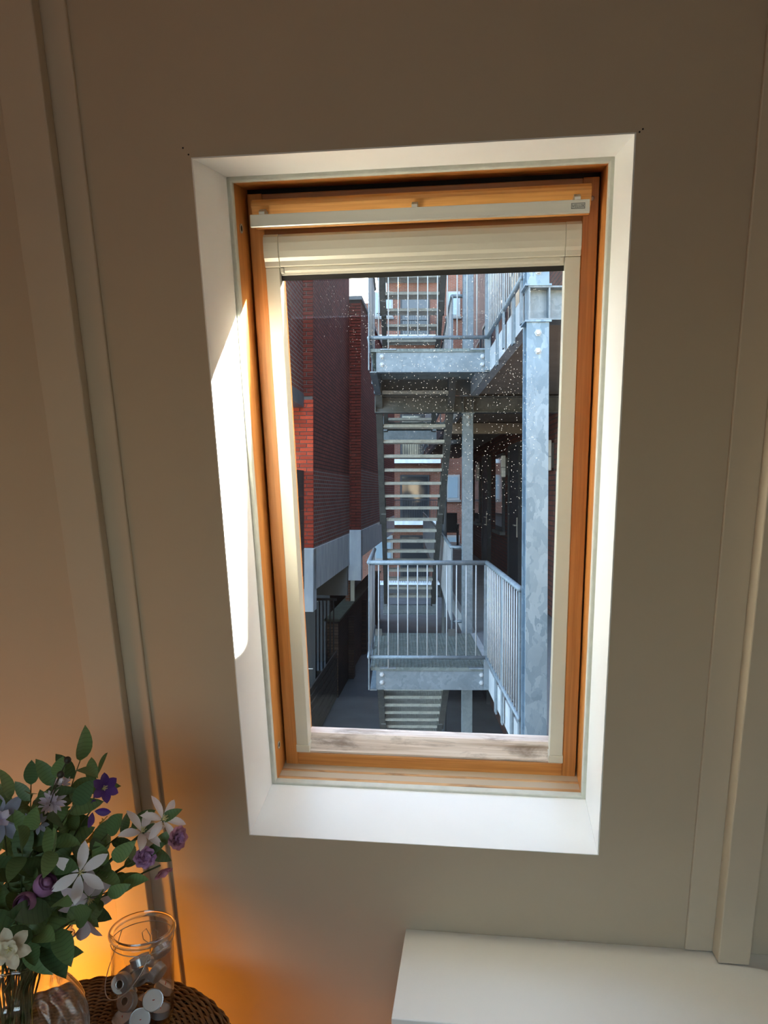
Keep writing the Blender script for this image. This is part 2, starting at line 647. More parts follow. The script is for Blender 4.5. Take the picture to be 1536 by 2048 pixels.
M['wax'] = plain('tealight_wax', (0.80, 0.76, 0.72), 0.5)
M['wick'] = plain('tealight_wick', (0.65, 0.06, 0.05), 0.8)
M['wire'] = plain('wire', (0.50, 0.49, 0.47), 0.35, metal=0.7)
M['leaf'] = leafy('leaf', (0.058, 0.123, 0.055), (0.177, 0.302, 0.114), 0.22)
M['stem'] = plain('stem', (0.055, 0.085, 0.030), 0.6)
M['p_white'] = leafy('petal_white', (0.86, 0.84, 0.90), (0.95, 0.93, 0.95), 0.25, veins=False)
M['p_lilac'] = leafy('petal_lilac', (0.60, 0.53, 0.68), (0.76, 0.70, 0.78), 0.25, veins=False)
M['p_mauve'] = leafy('petal_mauve', (0.34, 0.16, 0.34), (0.46, 0.24, 0.44), 0.25, veins=False)
M['p_violet'] = leafy('petal_violet', (0.085, 0.030, 0.26), (0.13, 0.05, 0.34), 0.2, veins=False)
M['p_cream'] = leafy('petal_cream', (0.72, 0.68, 0.52), (0.82, 0.78, 0.62), 0.3, veins=False)
M['p_pink'] = leafy('petal_pink', (0.50, 0.22, 0.34), (0.58, 0.28, 0.40), 0.25, veins=False)
M['p_blue'] = leafy('petal_blue', (0.22, 0.25, 0.34), (0.32, 0.34, 0.44), 0.25, veins=False)
M['stamen'] = plain('stamen', (0.72, 0.66, 0.34), 0.7)
M['berry'] = plain('berry', (0.035, 0.030, 0.022), 0.5)
M['sprig'] = leafy('yellow_sprig', (0.42, 0.33, 0.06), (0.52, 0.42, 0.10), 0.4, veins=False)
M['bulb'] = emit('lamp_globe', (1.0, 0.37, 0.035), LAMP_STRENGTH)
M['lampbase'] = plain('lamp_base', (0.20, 0.13, 0.07), 0.5)

# ================================================================== THE ROOM
RX0, RX1, RY0, RZ1 = -2.1, 2.5, -4.6, 2.62
U0, U1, V0, V1 = -0.494, 0.252, 0.870, 2.241      # reveal of the roof window
WT = 0.33


def wall_with_hole(x0, x1, z0, z1, hx0, hx1, hz0, hz1, y0, y1):
    mb = MB()
    vs = []
    for y in (y0, y1):
        vs += [(x0, y, z0), (x1, y, z0), (x1, y, z1), (x0, y, z1), (hx0, y, hz0), (hx1, y, hz0), (hx1, y, hz1), (hx0, y, hz1)]
    fs = []
    for i in range(4):
        j = (i + 1) % 4
        fs.append((i, j, 4 + j, 4 + i))
        fs.append((8 + i, 12 + i, 12 + j, 8 + j))
        fs.append((i, 8 + i, 8 + j, j))
        fs.append((4 + i, 4 + j, 12 + j, 12 + i))
    return mb.add(vs, fs)


LT = 0.0022   # thickness of the lining boards, set into the hole
wf = wall_with_hole(RX0 - 0.25, RX1 + 0.25, -0.08, 2.75, U0 - LT, U1 + LT, V0 - LT, V1 + LT, 0, WT)
wall_front = tag(build(wf, 'wall_front', M['wall'], None, WALL), 'sloping beige plaster wall around the roof window', 'wall', kind='structure')
holes = [(-0.509, 2.259), (-0.500, 2.248), (0.264, 2.247), (0.259, 2.243)]
hm = MB().lathe([(0.0015, 0), (0.0015, 0.0012)], 8).mesh('nail_hole', M['black'])
for (hu, hv) in holes:
    inst(hm, 'nail_hole', wall_front, WALL @ Tr(hu, 0.0006, hv) @ Matrix.Rotation(math.pi / 2, 4, 'X'))

fl = MB().box(RX0 - 0.2, RX1 + 0.2, RY0 - 0.2, 0.0, -0.12, 0)
tag(build(fl, 'floor', M['floor'], None, ROOM), 'wooden floor of the attic room', 'floor', kind='structure')
ce = MB().box(RX0 - 0.2, RX1 + 0.2, RY0 - 0.2, -RZ1 * TT + 0.02, RZ1, RZ1 + 0.1)
tag(build(ce, 'ceiling', M['ceiling'], None, ROOM), 'flat pale ceiling of the attic room', 'ceiling', kind='structure')
poly = [(RY0 - 0.2, 0), (0.02, 0), (-RZ1 * TT + 0.02, RZ1), (RY0 - 0.2, RZ1)]
tag(build(MB().prism(poly, RX0 - 0.15, RX0, 'x'), 'wall_left', M['wall'], None, ROOM), 'plain beige side wall left of the window', 'wall', kind='structure')
tag(build(MB().prism(poly, RX1, RX1 + 0.15, 'x'), 'wall_right', M['wall'], None, ROOM), 'plain beige side wall right of the window', 'wall', kind='structure')
BW = (-1.95, 0.8, 0.85, 2.2)  # unseen opening, added and sized to fill the room with daylight
wb_ = wall_with_hole(RX0, RX1, 0, RZ1, *BW, RY0 - 0.2, RY0)
tag(build(wb_, 'wall_back', M['wall'], None, ROOM), 'beige back wall of the room with an added window opening', 'wall', kind='structure')
w2 = thing('fill_window', ROOM @ Tr(0.1, RY0 - 0.1, 0.9), 'added unseen back window that fills the room with daylight', 'window', kind='structure')
fm = MB()
x0, x1, z0, z1 = BW
for b in ((x0, x0 + .06, z0, z1), (x1 - .06, x1, z0, z1), (x0, x1, z0, z0 + .06), (x0, x1, z1 - .06, z1), (0.07, 0.13, z0, z1)):
    fm.box(b[0], b[1], RY0 - 0.13, RY0 - 0.07, b[2], b[3])
build(fm, 'window_frame', M['white'], w2, ROOM)
build(MB().box(x0, x1, RY0 - 0.105, RY0 - 0.100, z0, z1), 'pane', M['pane2'], w2, ROOM)


# ---- rafters and cover boards on the sloping wall
def rafter(name, x0, x1, proud, zbot, label):
    def vb(wv):
        return (zbot - wv * math.sin(T)) / math.cos(T)
    p = []
    for (z) in ('b', 't'):
        for y in (-proud, 0.004):
            for x in (x0, x1):
                p.append((x, y, vb(y) if z == 'b' else 2.69))
    o = build(MB().hexa(p), name, M['trimpaint'], None, WALL, bevel=0.0025)
    return tag(o, label, 'trim', kind='structure')


rafter('trim_1', -0.818, -0.737, 0.029, 0.0, 'painted rafter on the sloping wall behind the wicker table')
rafter('trim_2', -0.738, -0.690, 0.006, 0.0, 'thin painted cover board beside the rafter behind the wicker table')
rafter('trim_3', 0.495, 0.557, 0.044, 0.632, 'painted rafter on the sloping wall standing on the white cabinet')
rafter('trim_4', 0.440, 0.496, 0.007, 0.632, 'thin painted cover board beside the rafter on the white cabinet')

# ================================================================== ROOF WINDOW
win = thing('window_1', WALL @ Tr((U0 + U1) / 2, 0, V0), 'pine roof window with white lining in the sloping wall', 'window', kind='structure')


def wpart(mb, name, mat, parent=win, **k):
    return build(mb, name, M[mat], parent, WALL, **k)


LY0, LY1 = -0.0008, 0.190
# lining boards
wpart(MB().box(U0 - LT, U0, LY0, LY1, V0 - LT, V1 + LT), 'lining_board', 'white', bevel=0.001)
wpart(MB().box(U1, U1 + LT, LY0, LY1, V0 - LT, V1 + LT), 'lining_board', 'white', bevel=0.001)
wpart(MB().box(U0, U1, LY0, LY1, V0 - LT, V0), 'lining_board', 'white', bevel=0.001)
wpart(MB().box(U0, U1, LY0, LY1, V1, V1 + LT), 'lining_board', 'white', bevel=0.001)
# edge strips glued round the inner rim of the lining
e = 0.0007
es = MB()
es.box(U0, U0 + e, LY0 - .001, 0.011, V0, V1)
es.box(U1 - e, U1, LY0 - .001, 0.011, V0, V1)
es.box(U0, U1, LY0 - .001, 0.011, V0, V0 + e)
es.box(U0, U1, LY0 - .001, 0.011, V1 - e, V1)
wpart(es, 'edge_strip', 'white')
# caulked lip of the frame
ca = MB()
cw = 0.009
for q in ((U0 - .004, U0 + cw, V0, V1), (U1 - cw, U1 + .004, V0, V1)):
    ca.box(q[0], q[1], 0.184, 0.203, q[2], q[3])
ca.box(U0, U1, 0.184, 0.203, V1 - cw, V1 + .004)
ca.box(U0, U1, 0.184, 0.203, V0 - .004, V0 + 0.006)
wpart(ca, 'caulk_bead', 'caulk', bevel=0.003)
# fixed pine frame
FX0, FX1 = U0 + 0.008, U1 - 0.008
wpart(MB().box(FX0 - .03, FX0, 0.196, 0.33, V0 - .03, V1 + .03), 'frame_stile', 'pine_v')
wpart(MB().box(FX1, FX1 + .03, 0.196, 0.33, V0 - .03, V1 + .03), 'frame_stile', 'pine_v')
wpart(MB().box(FX0, FX1, 0.196, 0.33, V1 - .008, V1 + .03), 'frame_head', 'pine_u')
sill = MB().prism([(0.196, V0 - .03), (0.196, V0 + 0.003), (0.243, V0 - .006), (0.246, V0 - .001), (0.268, V0 - .004), (0.272, V0 - .012), (0.33, V0 - .012), (0.33, V0 - .03)], FX0, FX1, 'x')
wpart(sill, 'frame_sill', 'pine_sill', bevel=0.0015)
# black strip that paints the dark of the gap round the sash
gk = MB()
gk.box(FX0, FX0 + .012, 0.296, 0.305, V0 - .012, V1)
gk.box(FX1 - .012, FX1, 0.296, 0.305, V0 - .012, V1)
gk.box(FX0, FX1, 0.296, 0.305, V1 - .02, V1 - .008)
gk.box(FX0, FX1, 0.296, 0.305, V0 - .012, V0)
wpart(gk, 'gap_strip', 'black')
# sash
SX0, SX1, SZ0, SZ1 = -0.4815, 0.2400, 0.864, 2.222
SF = 0.276
RXA, RXB = -0.4510, 0.2090          # outer edges of the blind side rails
wpart(MB().box(SX0, -0.4500, SF, 0.335, SZ0, SZ1), 'sash_stile', 'pine_v', bevel=0.002)
wpart(MB().box(0.2080, SX1, SF, 0.335, SZ0, SZ1), 'sash_stile', 'pine_v', bevel=0.002)
wpart(MB().box(-0.4500, 0.2080, SF + .001, 0.335, 2.09, SZ1 - .001), 'sash_top_rail', 'pine_dark', bevel=0.002)
wpart(MB().box(-0.4500, 0.2080, SF, 0.335, SZ0, 0.9015), 'sash_bottom_rail', 'pine_u', bevel=0.003)
wpart(MB().prism([(0.277, 0.9015), (0.275, 0.908), (0.279, 0.912), (0.305, 0.941), (0.335, 0.941), (0.335, 0.9015)], -0.4500, 0.2080, 'x'), 'glazing_bead', 'pine_bead', bevel=0.001, label='bleached and stained pine glazing bead')
gb = MB()
gb.box(-0.4500, -0.424, 0.302, 0.335, 0.90, 2.10)
gb.box(0.182, 0.2080, 0.302, 0.335, 0.90, 2.10)
wpart(gb, 'glazing_bar', 'pine_v')
wpart(MB().box(-0.436, 0.194, 0.3085, 0.3135, 0.92, 2.12), 'pane', 'pane')
# lock bushings in the frame
bush = MB().lathe([(0.0095, 0), (0.0095, 0.0015), (0.0062, 0.0015), (0.0062, 0.0005), (0, 0.0005)], 20).mesh('lock_bushing', M['alu'], True)
bhole = MB().lathe([(0.0060, 0), (0.0060, 0.0008), (0, 0.0008)], 16).mesh('bushing_hole', M['black'])
for (bv, bw) in ((2.150, 0.232), (0.946, 0.236)):
    mm = WALL @ Tr(FX0, bw, bv) @ Matrix.Rotation(math.pi / 2, 4, 'Y')
    bo = inst(bush, 'lock_bushing', win, mm)
    inst(bhole, 'bushing_hole', bo, mm @ Tr(0, 0, 0.0004))
# ventilation flap and bar
flap = MB().prism([(SF + .004, 2.207), (0.240, 2.205), (0.234, 2.199), (0.232, 2.192), (0.244, 2.165), (0.262, 2.150), (SF + .004, 2.150)], -0.4625, 0.2200, 'x')
wpart(flap, 'ventilation_flap', 'pine_flap', bevel=0.0015)
bar = MB().prism([(0.207, 2.1475), (0.205, 2.150), (0.207, 2.1720), (0.2095, 2.1725), (0.2095, 2.151), (0.2155, 2.1505), (0.2155, 2.1475)], -0.4580, 0.2130, 'x')
handle = wpart(bar, 'handle_bar', 'alu', bevel=0.0006, label='slim aluminium opening bar with small maker plate')
for bu in (-0.434, -0.124, 0.190):
    br_ = MB().prism([(0.2090, 2.163), (0.2090, 2.178), (0.222, 2.184), (0.248, 2.176), (0.248, 2.168), (0.222, 2.172)], bu - .006, bu + .006, 'x')
    wpart(br_, 'bracket', 'alu', handle, bevel=0.0006)
lp = MB()
lu0, lu1, lv0, lv1, ly = 0.178, 0.204, 2.1555, 2.1660, 0.2063
wpart(MB().box(lu0, lu1, ly - .0010, ly + .0006, lv0, lv1), 'maker_plate', 'plate', handle)
ed = MB()
for q in ((lu0, lu1, lv0, lv0 + .0008), (lu0, lu1, lv1 - .0008, lv1), (lu0, lu0 + .0008, lv0, lv1), (lu1 - .0008, lu1, lv0, lv1)):
    ed.box(q[0], q[1], ly - .0013, ly - .0005, q[2], q[3])
wpart(ed, 'plate_border', 'dkmetal', handle)
cu = bpy.data.curves.new('lettering', 'FONT')
cu.body = 'VELUX'
cu.size = 0.0078
cu.align_x = 'CENTER'
cu.extrude = 0.0002
to = bpy.data.objects.new('lettering_tmp', cu)
COL.objects.link(to)
bpy.context.view_layer.update()
lme = bpy.data.meshes.new_from_object(to.evaluated_get(bpy.context.evaluated_depsgraph_get()))
bpy.data.objects.remove(to)
lme.materials.clear()
lme.materials.append(M['dkmetal'])
inst(lme, 'lettering', handle, WALL @ Tr((lu0 + lu1) / 2, ly - .0012, 2.1579) @ Matrix.Rotation(math.pi / 2, 4, 'X'))
# knobs on the sash
kn = MB().lathe([(0.0045, 0), (0.0045, 0.002), (0.003, 0.003), (0, 0.003)], 14).mesh('screw_cap', M['alu'], True)
inst(kn, 'screw_cap', win, WALL @ Tr(0.226, SF, 2.182) @ Matrix.Rotation(math.pi / 2, 4, 'X'))

# ---- roller blind
blind = thing('roller_blind', WALL @ Tr(-0.121, 0.28, 0.905), 'aluminium roller blind rolled up at the top of the pine roof window', 'blind')


def bpart(mb, name, mat='blind', **k):
    return build(mb, name, M[mat], k.pop('parent', blind), WALL, **k)


CP = [(0.284, 2.139), (0.268, 2.139), (0.2615, 2.1335), (0.2590, 2.122), (0.2575, 2.105), (0.2590, 2.092), (0.2635, 2.085), (0.2645, 2.0755), (0.2665, 2.0735), (0.284, 2.0735)]
cs = bpart(MB().prism(CP, -0.4165, 0.1755, 'x'), 'cassette', bevel=0.0008)
CP2 = [(y - (0.0010 if y < .28 else 0), z + (0.0004 if z > 2.1 else -0.0004)) for y, z in CP]
for q in ((-0.4490, -0.4170), (0.1760, 0.2070)):
    bpart(MB().prism(CP2, q[0], q[1], 'x'), 'end_cap', bevel=0.0008)
for q, s in (((-0.4490, -0.4185), 1), ((0.1760, 0.2070), -1)):
    a_, b_ = q
    rl = MB().box(a_, b_, 0.2670, 0.305, 0.9275, 2.0725)
    bpart(rl, 'side_rail', bevel=0.0015)
    ins = b_ if s > 0 else a_
    bpart(MB().box(a_ - .0008, b_ + .0025 if s > 0 else b_ + .0008, 0.2645, 0.300, 0.9090, 0.9285) if s > 0 else MB().box(a_ - .0025, b_ + .0008, 0.2645, 0.300, 0.9090, 0.9285), 'rail_foot', bevel=0.001)
bb = MB().prism([(0.288, 2.076), (0.272, 2.076), (0.269, 2.072), (0.2690, 2.0655), (0.272, 2.0625), (0.276, 2.0620), (0.276, 2.0565), (0.288, 2.0565)], -0.4180, 0.1755, 'x')
bpart(bb, 'bottom_bar', bevel=0.0008)
gr = [(-0.4165, -0.4090), (0.1660, 0.1740)]
for q in gr:
    bpart(MB().box(q[0], q[1], 0.2665, 0.285, 2.060, 2.0725), 'bar_end', bevel=0.002)
bpart(MB().box(-0.4180, 0.1755, 0.281, 0.290, 2.0460, 2.0570), 'brush_seal', 'black')

# ================================================================== CABINET
cyw = -0.63 * TT
cab = thing('low_cabinet', ROOM @ Tr(0.6, cyw - 0.14, 0), 'low white cabinet with a wide plain top under the window', 'cabinet')
CX0, CX1, CF = -0.154, 1.75, cyw - 0.286
build(MB().box(CX0, CX1, CF, cyw + .001, 0.612, 0.630), 'cabinet_top', M['cabinet'], cab, ROOM, bevel=0.002)
build(MB().box(CX0 + .004, CX1 - .004, CF + .02, cyw - .005, 0.08, 0.612), 'body', M['cabinet'], cab, ROOM)
build(MB().box(CX0 + .02, CX1 - .02, CF + .05, cyw - .01, 0.0, 0.08), 'plinth', M['cabinet'], cab, ROOM)
dw = (CX1 - CX0) / 4
for i in range(4):
    d_ = build(MB().box(CX0 + dw * i + .003, CX0 + dw * (i + 1) - .003, CF + .002, CF + .02, 0.085, 0.607), 'door', M['cabinet'], cab, ROOM, bevel=0.0015)
    kx = CX0 + dw * (i + (0.9 if i % 2 == 0 else 0.1))
    build(MB().lathe([(0.005, 0), (0.005, 0.012), (0.012, 0.016), (0.012, 0.022), (0, 0.024)], 16), 'knob', M['alu'], d_, ROOM @ Tr(kx, CF + .002, 0.5) @ Matrix.Rotation(math.pi / 2, 4, 'X'), smooth=True)

# ================================================================== WICKER TABLE
TC = V((-0.560, 1.336, 0.0))
TZ = 0.552
TRAD = 0.295
tab = thing('wicker_table', Tr(TC.x, TC.y, 0), 'round brown wicker side table in front of the painted rafter', 'table')
TM = Tr(TC.x, TC.y, 0)
NS = 56
stk = MB()
for i in range(NS):
    a = 2 * math.pi * i / NS
    c, s = math.cos(a), math.sin(a)
    pts = [(r * c, r * s, z) for r, z in ((0.02, TZ - .006), (0.12, TZ - .006), (0.24, TZ - .007), (0.272, TZ - .011), (0.286, TZ - .022), (0.291, TZ - .045), (0.285, TZ - .12), (0.275, TZ - .20))]
    stk.tube(pts, 0.0026, 5)
build(stk, 'stakes', M['wicker'], tab, TM, smooth=True, kind='stuff')
wv = MB()
prof = []
r = 0.018
while r < 0.262:
    prof.append((r, TZ - .006))
    r += 0.0056
for k in range(6):
    a = k / 5 * math.pi / 2
    prof.append((0.262 + 0.028 * math.sin(a), TZ - .007 - 0.024 * (1 - math.cos(a))))
z = TZ - .038
while z > TZ - .20:
    prof.append((0.2915 - (TZ - .038 - z) * 0.1, z))
    z -= 0.0066
for j, (r, z) in enumerate(prof):
    seg = NS * 2 if r < 0.10 else NS * 4
    pts = []
    flat = 1.0 if z > TZ - .012 else 0.0
    for i in range(seg):
        a = 2 * math.pi * i / seg
        wob = 0.0032 * math.cos(a * NS / 2 + (math.pi if j % 2 else 0)) + random.uniform(-.0004, .0004)
        rr = r + (wob if not flat else 0) + random.uniform(-.0003, .0003)
        zz = z + (wob if flat else 0)
        pts.append((rr * math.cos(a), rr * math.sin(a), zz))
    wv.tube(pts, 0.0030, 5, closed=True)
build(wv, 'weave', M['wicker'], tab, TM, smooth=True, kind='stuff')
build(MB().lathe([(0, TZ - .0135), (0.255, TZ - .0135), (0.280, TZ - .03), (0.284, TZ - .06), (0.266, TZ - .06), (0.25, TZ - .03), (0, TZ - .024)], 48), 'top_board', M['wicker_dark'], tab, TM, smooth=True)
for i in range(4):
    a = math.radians(40 + 90 * i)
    c, s = math.cos(a), math.sin(a)
    build(MB().tube([(0.235 * c, 0.235 * s, TZ - .03), (0.225 * c, 0.225 * s, 0.3), (0.245 * c, 0.245 * s, 0.0)], [0.015, 0.014, 0.016], 12), 'leg', M['wicker'], tab, TM, smooth=True)
build(MB().tube([(0.226 * math.cos(2 * math.pi * i / 40), 0.226 * math.sin(2 * math.pi * i / 40), 0.16) for i in range(40)], 0.010, 8, closed=True), 'stretcher_ring', M['wicker'], tab, TM, smooth=True)
TTOP = TZ - 0.0005

# ---- lamp behind the table
LW = WALL @ V((-1.08, -0.27, 0.37))
lamp = thing('table_lamp', Tr(LW.x, LW.y, 0), 'small glowing lamp on the floor behind the wicker table', 'lamp')
LMX = Tr(LW.x, LW.y, 0)
build(MB().lathe([(0.055, 0), (0.055, 0.012), (0.02, 0.02), (0.012, 0.03), (0.010, LW.z - .045), (0.02, LW.z - .04), (0.02, LW.z - .03), (0, LW.z - .03)], 24), 'base', M['lampbase'], lamp, LMX, smooth=True)
gl = [(0.042 * math.sin(math.pi * k / 12), LW.z - 0.042 * math.cos(math.pi * k / 12)) for k in range(13)]
build(MB().lathe(gl, 24), 'globe', M['bulb'], lamp, LMX, smooth=True)

# ---- jar with tealights
JC = V((-0.478, 1.462, TTOP))
jar = thing('glass_jar', Tr(*JC), 'clear glass jar with a wire handle full of tealights', 'jar')
JM = Tr(*JC)
jo = [(0, 0.0), (0.050, 0.0), (0.056, 0.003), (0.059, 0.010), (0.0595, 0.06), (0.0595, 0.150), (0.0575, 0.164), (0.0580, 0.172), (0.0590, 0.178), (0.0570, 0.178), (0.0552, 0.172), (0.0548, 0.166), (0.0565, 0.150), (0.0568, 0.06), (0.0560, 0.014), (0.050, 0.008), (0, 0.008)]
build(MB().lathe(jo, 64), 'body', M['jar'], jar, JM, smooth=True)
build(MB().tube([(0.0590 * math.cos(2 * math.pi * i / 64), 0.0590 * math.sin(2 * math.pi * i / 64), 0.1835) for i in range(64)], 0.0056, 14, closed=True), 'rim', M['glass'], jar, JM, smooth=True)
wr = MB()
ring = [(0.0597 * math.cos(2 * math.pi * i / 48), 0.0597 * math.sin(2 * math.pi * i / 48), 0.167 + 0.001 * math.sin(4 * math.pi * i / 48)) for i in range(48)]
wr.tube(ring, 0.0009, 6, closed=True)
build(wr, 'wire_ring', M['wire'], jar, JM, smooth=True)
hd = []
for i in range(25):
    t_ = i / 24
    ang = math.radians(-62 - 150 * t_)
    rr = 0.0612 + 0.010 * math.sin(math.pi * t_)
    hd.append((rr * math.cos(ang), rr * math.sin(ang), 0.165 - 0.085 * math.sin(math.pi * min(1, t_ * 1.0)) ** 0.8))
build(MB().tube(hd, 0.0010, 6), 'wire_handle', M['wire'], jar, JM, smooth=True)
hk = MB()
hk.tube([(0.0605 * math.cos(math.radians(-62)) + 0.004 * math.cos(a), -0.0605 * math.sin(math.radians(62)) - .001, 0.163 + 0.005 * math.sin(a)) for a in [2 * math.pi * i / 14 for i in range(14)]], 0.0008, 6, closed=True)
build(hk, 'wire_loop', M['wire'], jar, JM, smooth=True)
heart = [(-0.004, 0.055, 0.10), (-0.004, 0.0555, 0.135), (-0.012, 0.055, 0.150), (-0.020, 0.053, 0.143), (-0.018, 0.054, 0.128), (-0.006, 0.0555, 0.118), (0.010, 0.0555, 0.128), (0.012, 0.055, 0.144), (0.004, 0.0555, 0.150), (-0.002, 0.0555, 0.138)]
build(MB().tube([(x, y + .006, z) for x, y, z in heart], 0.0010, 6), 'wire_ornament', M['wire'], jar, JM, smooth=True)

cupm = MB().lathe([(0, 0), (0.0165, 0), (0.0185, 0.0015), (0.0190, 0.0145), (0.0196, 0.0150), (0.0196, 0.0154), (0.0186, 0.0152), (0.0182, 0.004), (0, 0.004)], 32)
cupm.lathe([(0.0062, -0.0006), (0.0075, -0.0010), (0.0090, -0.0006)], 24)
cup_me = cupm.mesh('cup', M['cup'], False)
wax_me = MB().lathe([(0, 0.0042), (0.0180, 0.0042), (0.0183, 0.0140), (0.004, 0.0132), (0, 0.0132)], 32).mesh('wax', M['wax'], False)
wick_me = MB().tube([(0, 0, 0.0125), (0.0006, 0, 0.0165), (0.003, 0.0008, 0.0185)], 0.0007, 6).mesh('wick', M['wick'], True)


def tealight(pos, up, label):
    m = Matrix.Translation(JC + V(pos)) @ V(up).normalized().to_track_quat('Z', 'Y').to_matrix().to_4x4()
    t_ = thing('tealight', m, label, 'candle', 'tealights in the glass jar')
    inst(cup_me, 'cup', t_, m)
    inst(wax_me, 'wax', t_, m)
    inst(wick_me, 'wick', t_, m)


LBW = 'silver cup tealight inside the glass jar, white wax side to the glass'
LBS = 'silver cup tealight inside the glass jar, metal cup side to the glass'
# jar-local positions: x right, y away, z up; 'up' = wax side direction
tealight((0.006, -0.030, 0.026), (0.10, -0.85, 0.45), LBW)
tealight((0.026, -0.026, 0.062), (0.35, -0.82, 0.40), LBW)
tealight((-0.026, -0.030, 0.060), (0.25, 0.80, -0.50), LBS)
tealight((-0.030, -0.022, 0.012), (-0.2, -0.2, 0.95), LBS)
tealight((-0.030, -0.046, 0.104), (0.15, 0.85, -0.30), LBS)
tealight((0.004, -0.020, 0.094), (-0.55, 0.62, 0.45), LBS)
tealight((0.038, -0.012, 0.100), (-0.75, 0.40, 0.35), LBS)
tealight((0.004, -0.020, 0.126), (-0.35, 0.25, 0.9), LBS)
tealight((0.034, -0.002, 0.012), (0.05, 0.1, 1.0), LBS)
tealight((0.000, 0.030, 0.012), (0.0, 0.15, 1.0), LBS)
tealight((-0.032, 0.012, 0.040), (-0.5, 0.3, 0.8), LBS)
tealight((0.030, 0.022, 0.044), (0.45, 0.4, 0.8), LBS)
tealight((-0.002, 0.030, 0.060), (0.1, 0.5, 0.85), LBS)
tealight((-0.030, 0.018, 0.082), (-0.5, 0.4, 0.7), LBS)
tealight((0.002, 0.022, 0.098), (0.2, 0.4, 0.85), LBS)
tealight((0.036, 0.018, 0.124), (-0.6, 0.5, 0.6), LBS)

# ---- vase and flowers
VC = V((-0.620, 1.250, TTOP))
vase = thing('glass_vase', Tr(*VC), 'fluted clear glass vase holding the bouquet on the wicker table', 'vase')
vp_ = [(0, 0), (0.060, 0.0), (0.082, 0.030), (0.100, 0.075), (0.110, 0.120), (0.106, 0.160), (0.086, 0.195), (0.0675, 0.215), (0.070, 0.245), (0.078, 0.268), (0.0875, 0.286)]
vin = [(max(r - .003, 0), z + (.008 if i == 0 else 0.001)) for i, (r, z) in enumerate(vp_)]


def smooth_profile(p, n=4):
    out = []
    for i in range(len(p) - 1):
        p0, p1, p2, p3 = p[max(i - 1, 0)], p[i], p[i + 1], p[min(i + 2, len(p) - 1)]
        for k in range(n):
            t_ = k / n
            out.append(tuple(max(0.0, 0.5 * ((2 * p1[c]) + (-p0[c] + p2[c]) * t_ + (2 * p0[c] - 5 * p1[c] + 4 * p2[c] - p3[c]) * t_ ** 2 + (-p0[c] + 3 * p1[c] - 3 * p2[c] + p3[c]) * t_ ** 3)) if c == 0 else
                             0.5 * ((2 * p1[c]) + (-p0[c] + p2[c]) * t_ + (2 * p0[c] - 5 * p1[c] + 4 * p2[c] - p3[c]) * t_ ** 2 + (-p0[c] + 3 * p1[c] - 3 * p2[c] + p3[c]) * t_ ** 3) for c in (0, 1)))
    out.append(p[-1])
    return out


vo_ = smooth_profile(vp_[1:])
vi_ = smooth_profile(vin[1:])
prof = [(0.0, 0.0)] + vo_ + vi_[::-1] + [(0.0, 0.009)]
build(MB().lathe(prof, 96, flute=18, fl=0.022), 'body', M['vase'], vase, Tr(*VC), smooth=True)
build(MB().tube([((0.0868) * math.cos(2 * math.pi * i / 64) * (1 + .022 * math.cos(18 * 2 * math.pi * i / 64)), 0.0868 * math.sin(2 * math.pi * i / 64) * (1 + .022 * math.cos(18 * 2 * math.pi * i / 64)), 0.286) for i in range(64)], 0.0022, 8, closed=True), 'rim', M['glass'], vase, Tr(*VC), smooth=True)


def blade(L, W, curl, fold, n=7, tipw=1.0, ruffle=0.0):
    """a leaf or petal along +x, face up +z"""
    mb = MB()
    vs = []
    for i in range(n + 1):
        t_ = i / n
        wd = W * (math.sin(math.pi * min(1, t_ ** tipw)) ** 0.75) * 0.5
        x = L * t_
        z = -curl * L * t_ * t_
        for s in (-1, -0.5, 0, 0.5, 1):
            vs.append((x, s * wd, z + fold * abs(s) * wd + ruffle * math.sin(t_ * 9 + s * 3) * wd))
    fs = []
    for i in range(n):
        for k in range(4):
            a = i * 5 + k
            fs.append((a, a + 5, a + 6, a + 1))
    return mb.add(vs, fs)


leaf_me = [blade(0.046, 0.022, c, f, 7, 0.85).mesh('leaf', M['leaf'], True) for c, f in ((0.12, 0.35), (0.30, 0.25), (-0.12, 0.4), (0.05, 0.15))]
PETALS = {}


def petal_mesh(key):
    if key not in PETALS:
        mat, L, W, curl, fold, ruf = key
        PETALS[key] = blade(L, W, curl, fold, 7, 1.15, ruf).mesh('petal', M[mat], True)
    return PETALS[key]


def stem_path(tip, n=12, wob=0.012, base=None):
    b = base or (VC + V((random.uniform(-.025, .025), random.uniform(-.025, .025), 0.02)))
    neck = VC + V((random.uniform(-.028, .028), random.uniform(-.025, .025), 0.215))
    d = V(tip) - neck
    c = neck + V((d.x * 0.32, d.y * 0.32, d.z * 0.62)) + V((random.uniform(-wob, wob), random.uniform(-wob, wob), 0))
    pts = [b + (neck - b) * (i / 3) for i in range(3)]
    for i in range(n + 1):
        t_ = i / n
        pts.append(neck * (1 - t_) ** 2 + c * 2 * t_ * (1 - t_) + V(tip) * t_ * t_)
    return pts


def orient(xdir, zdir):
    x = V(xdir).normalized()
    z = V(zdir)
    z = (z - x * z.dot(x))
    z = z.normalized() if z.length > 1e-5 else x.orthogonal().normalized()
    y = z.cross(x)
    return Matrix(((x.x, y.x, z.x, 0), (x.y, y.y, z.y, 0), (x.z, y.z, z.z, 0), (0, 0, 0, 1)))


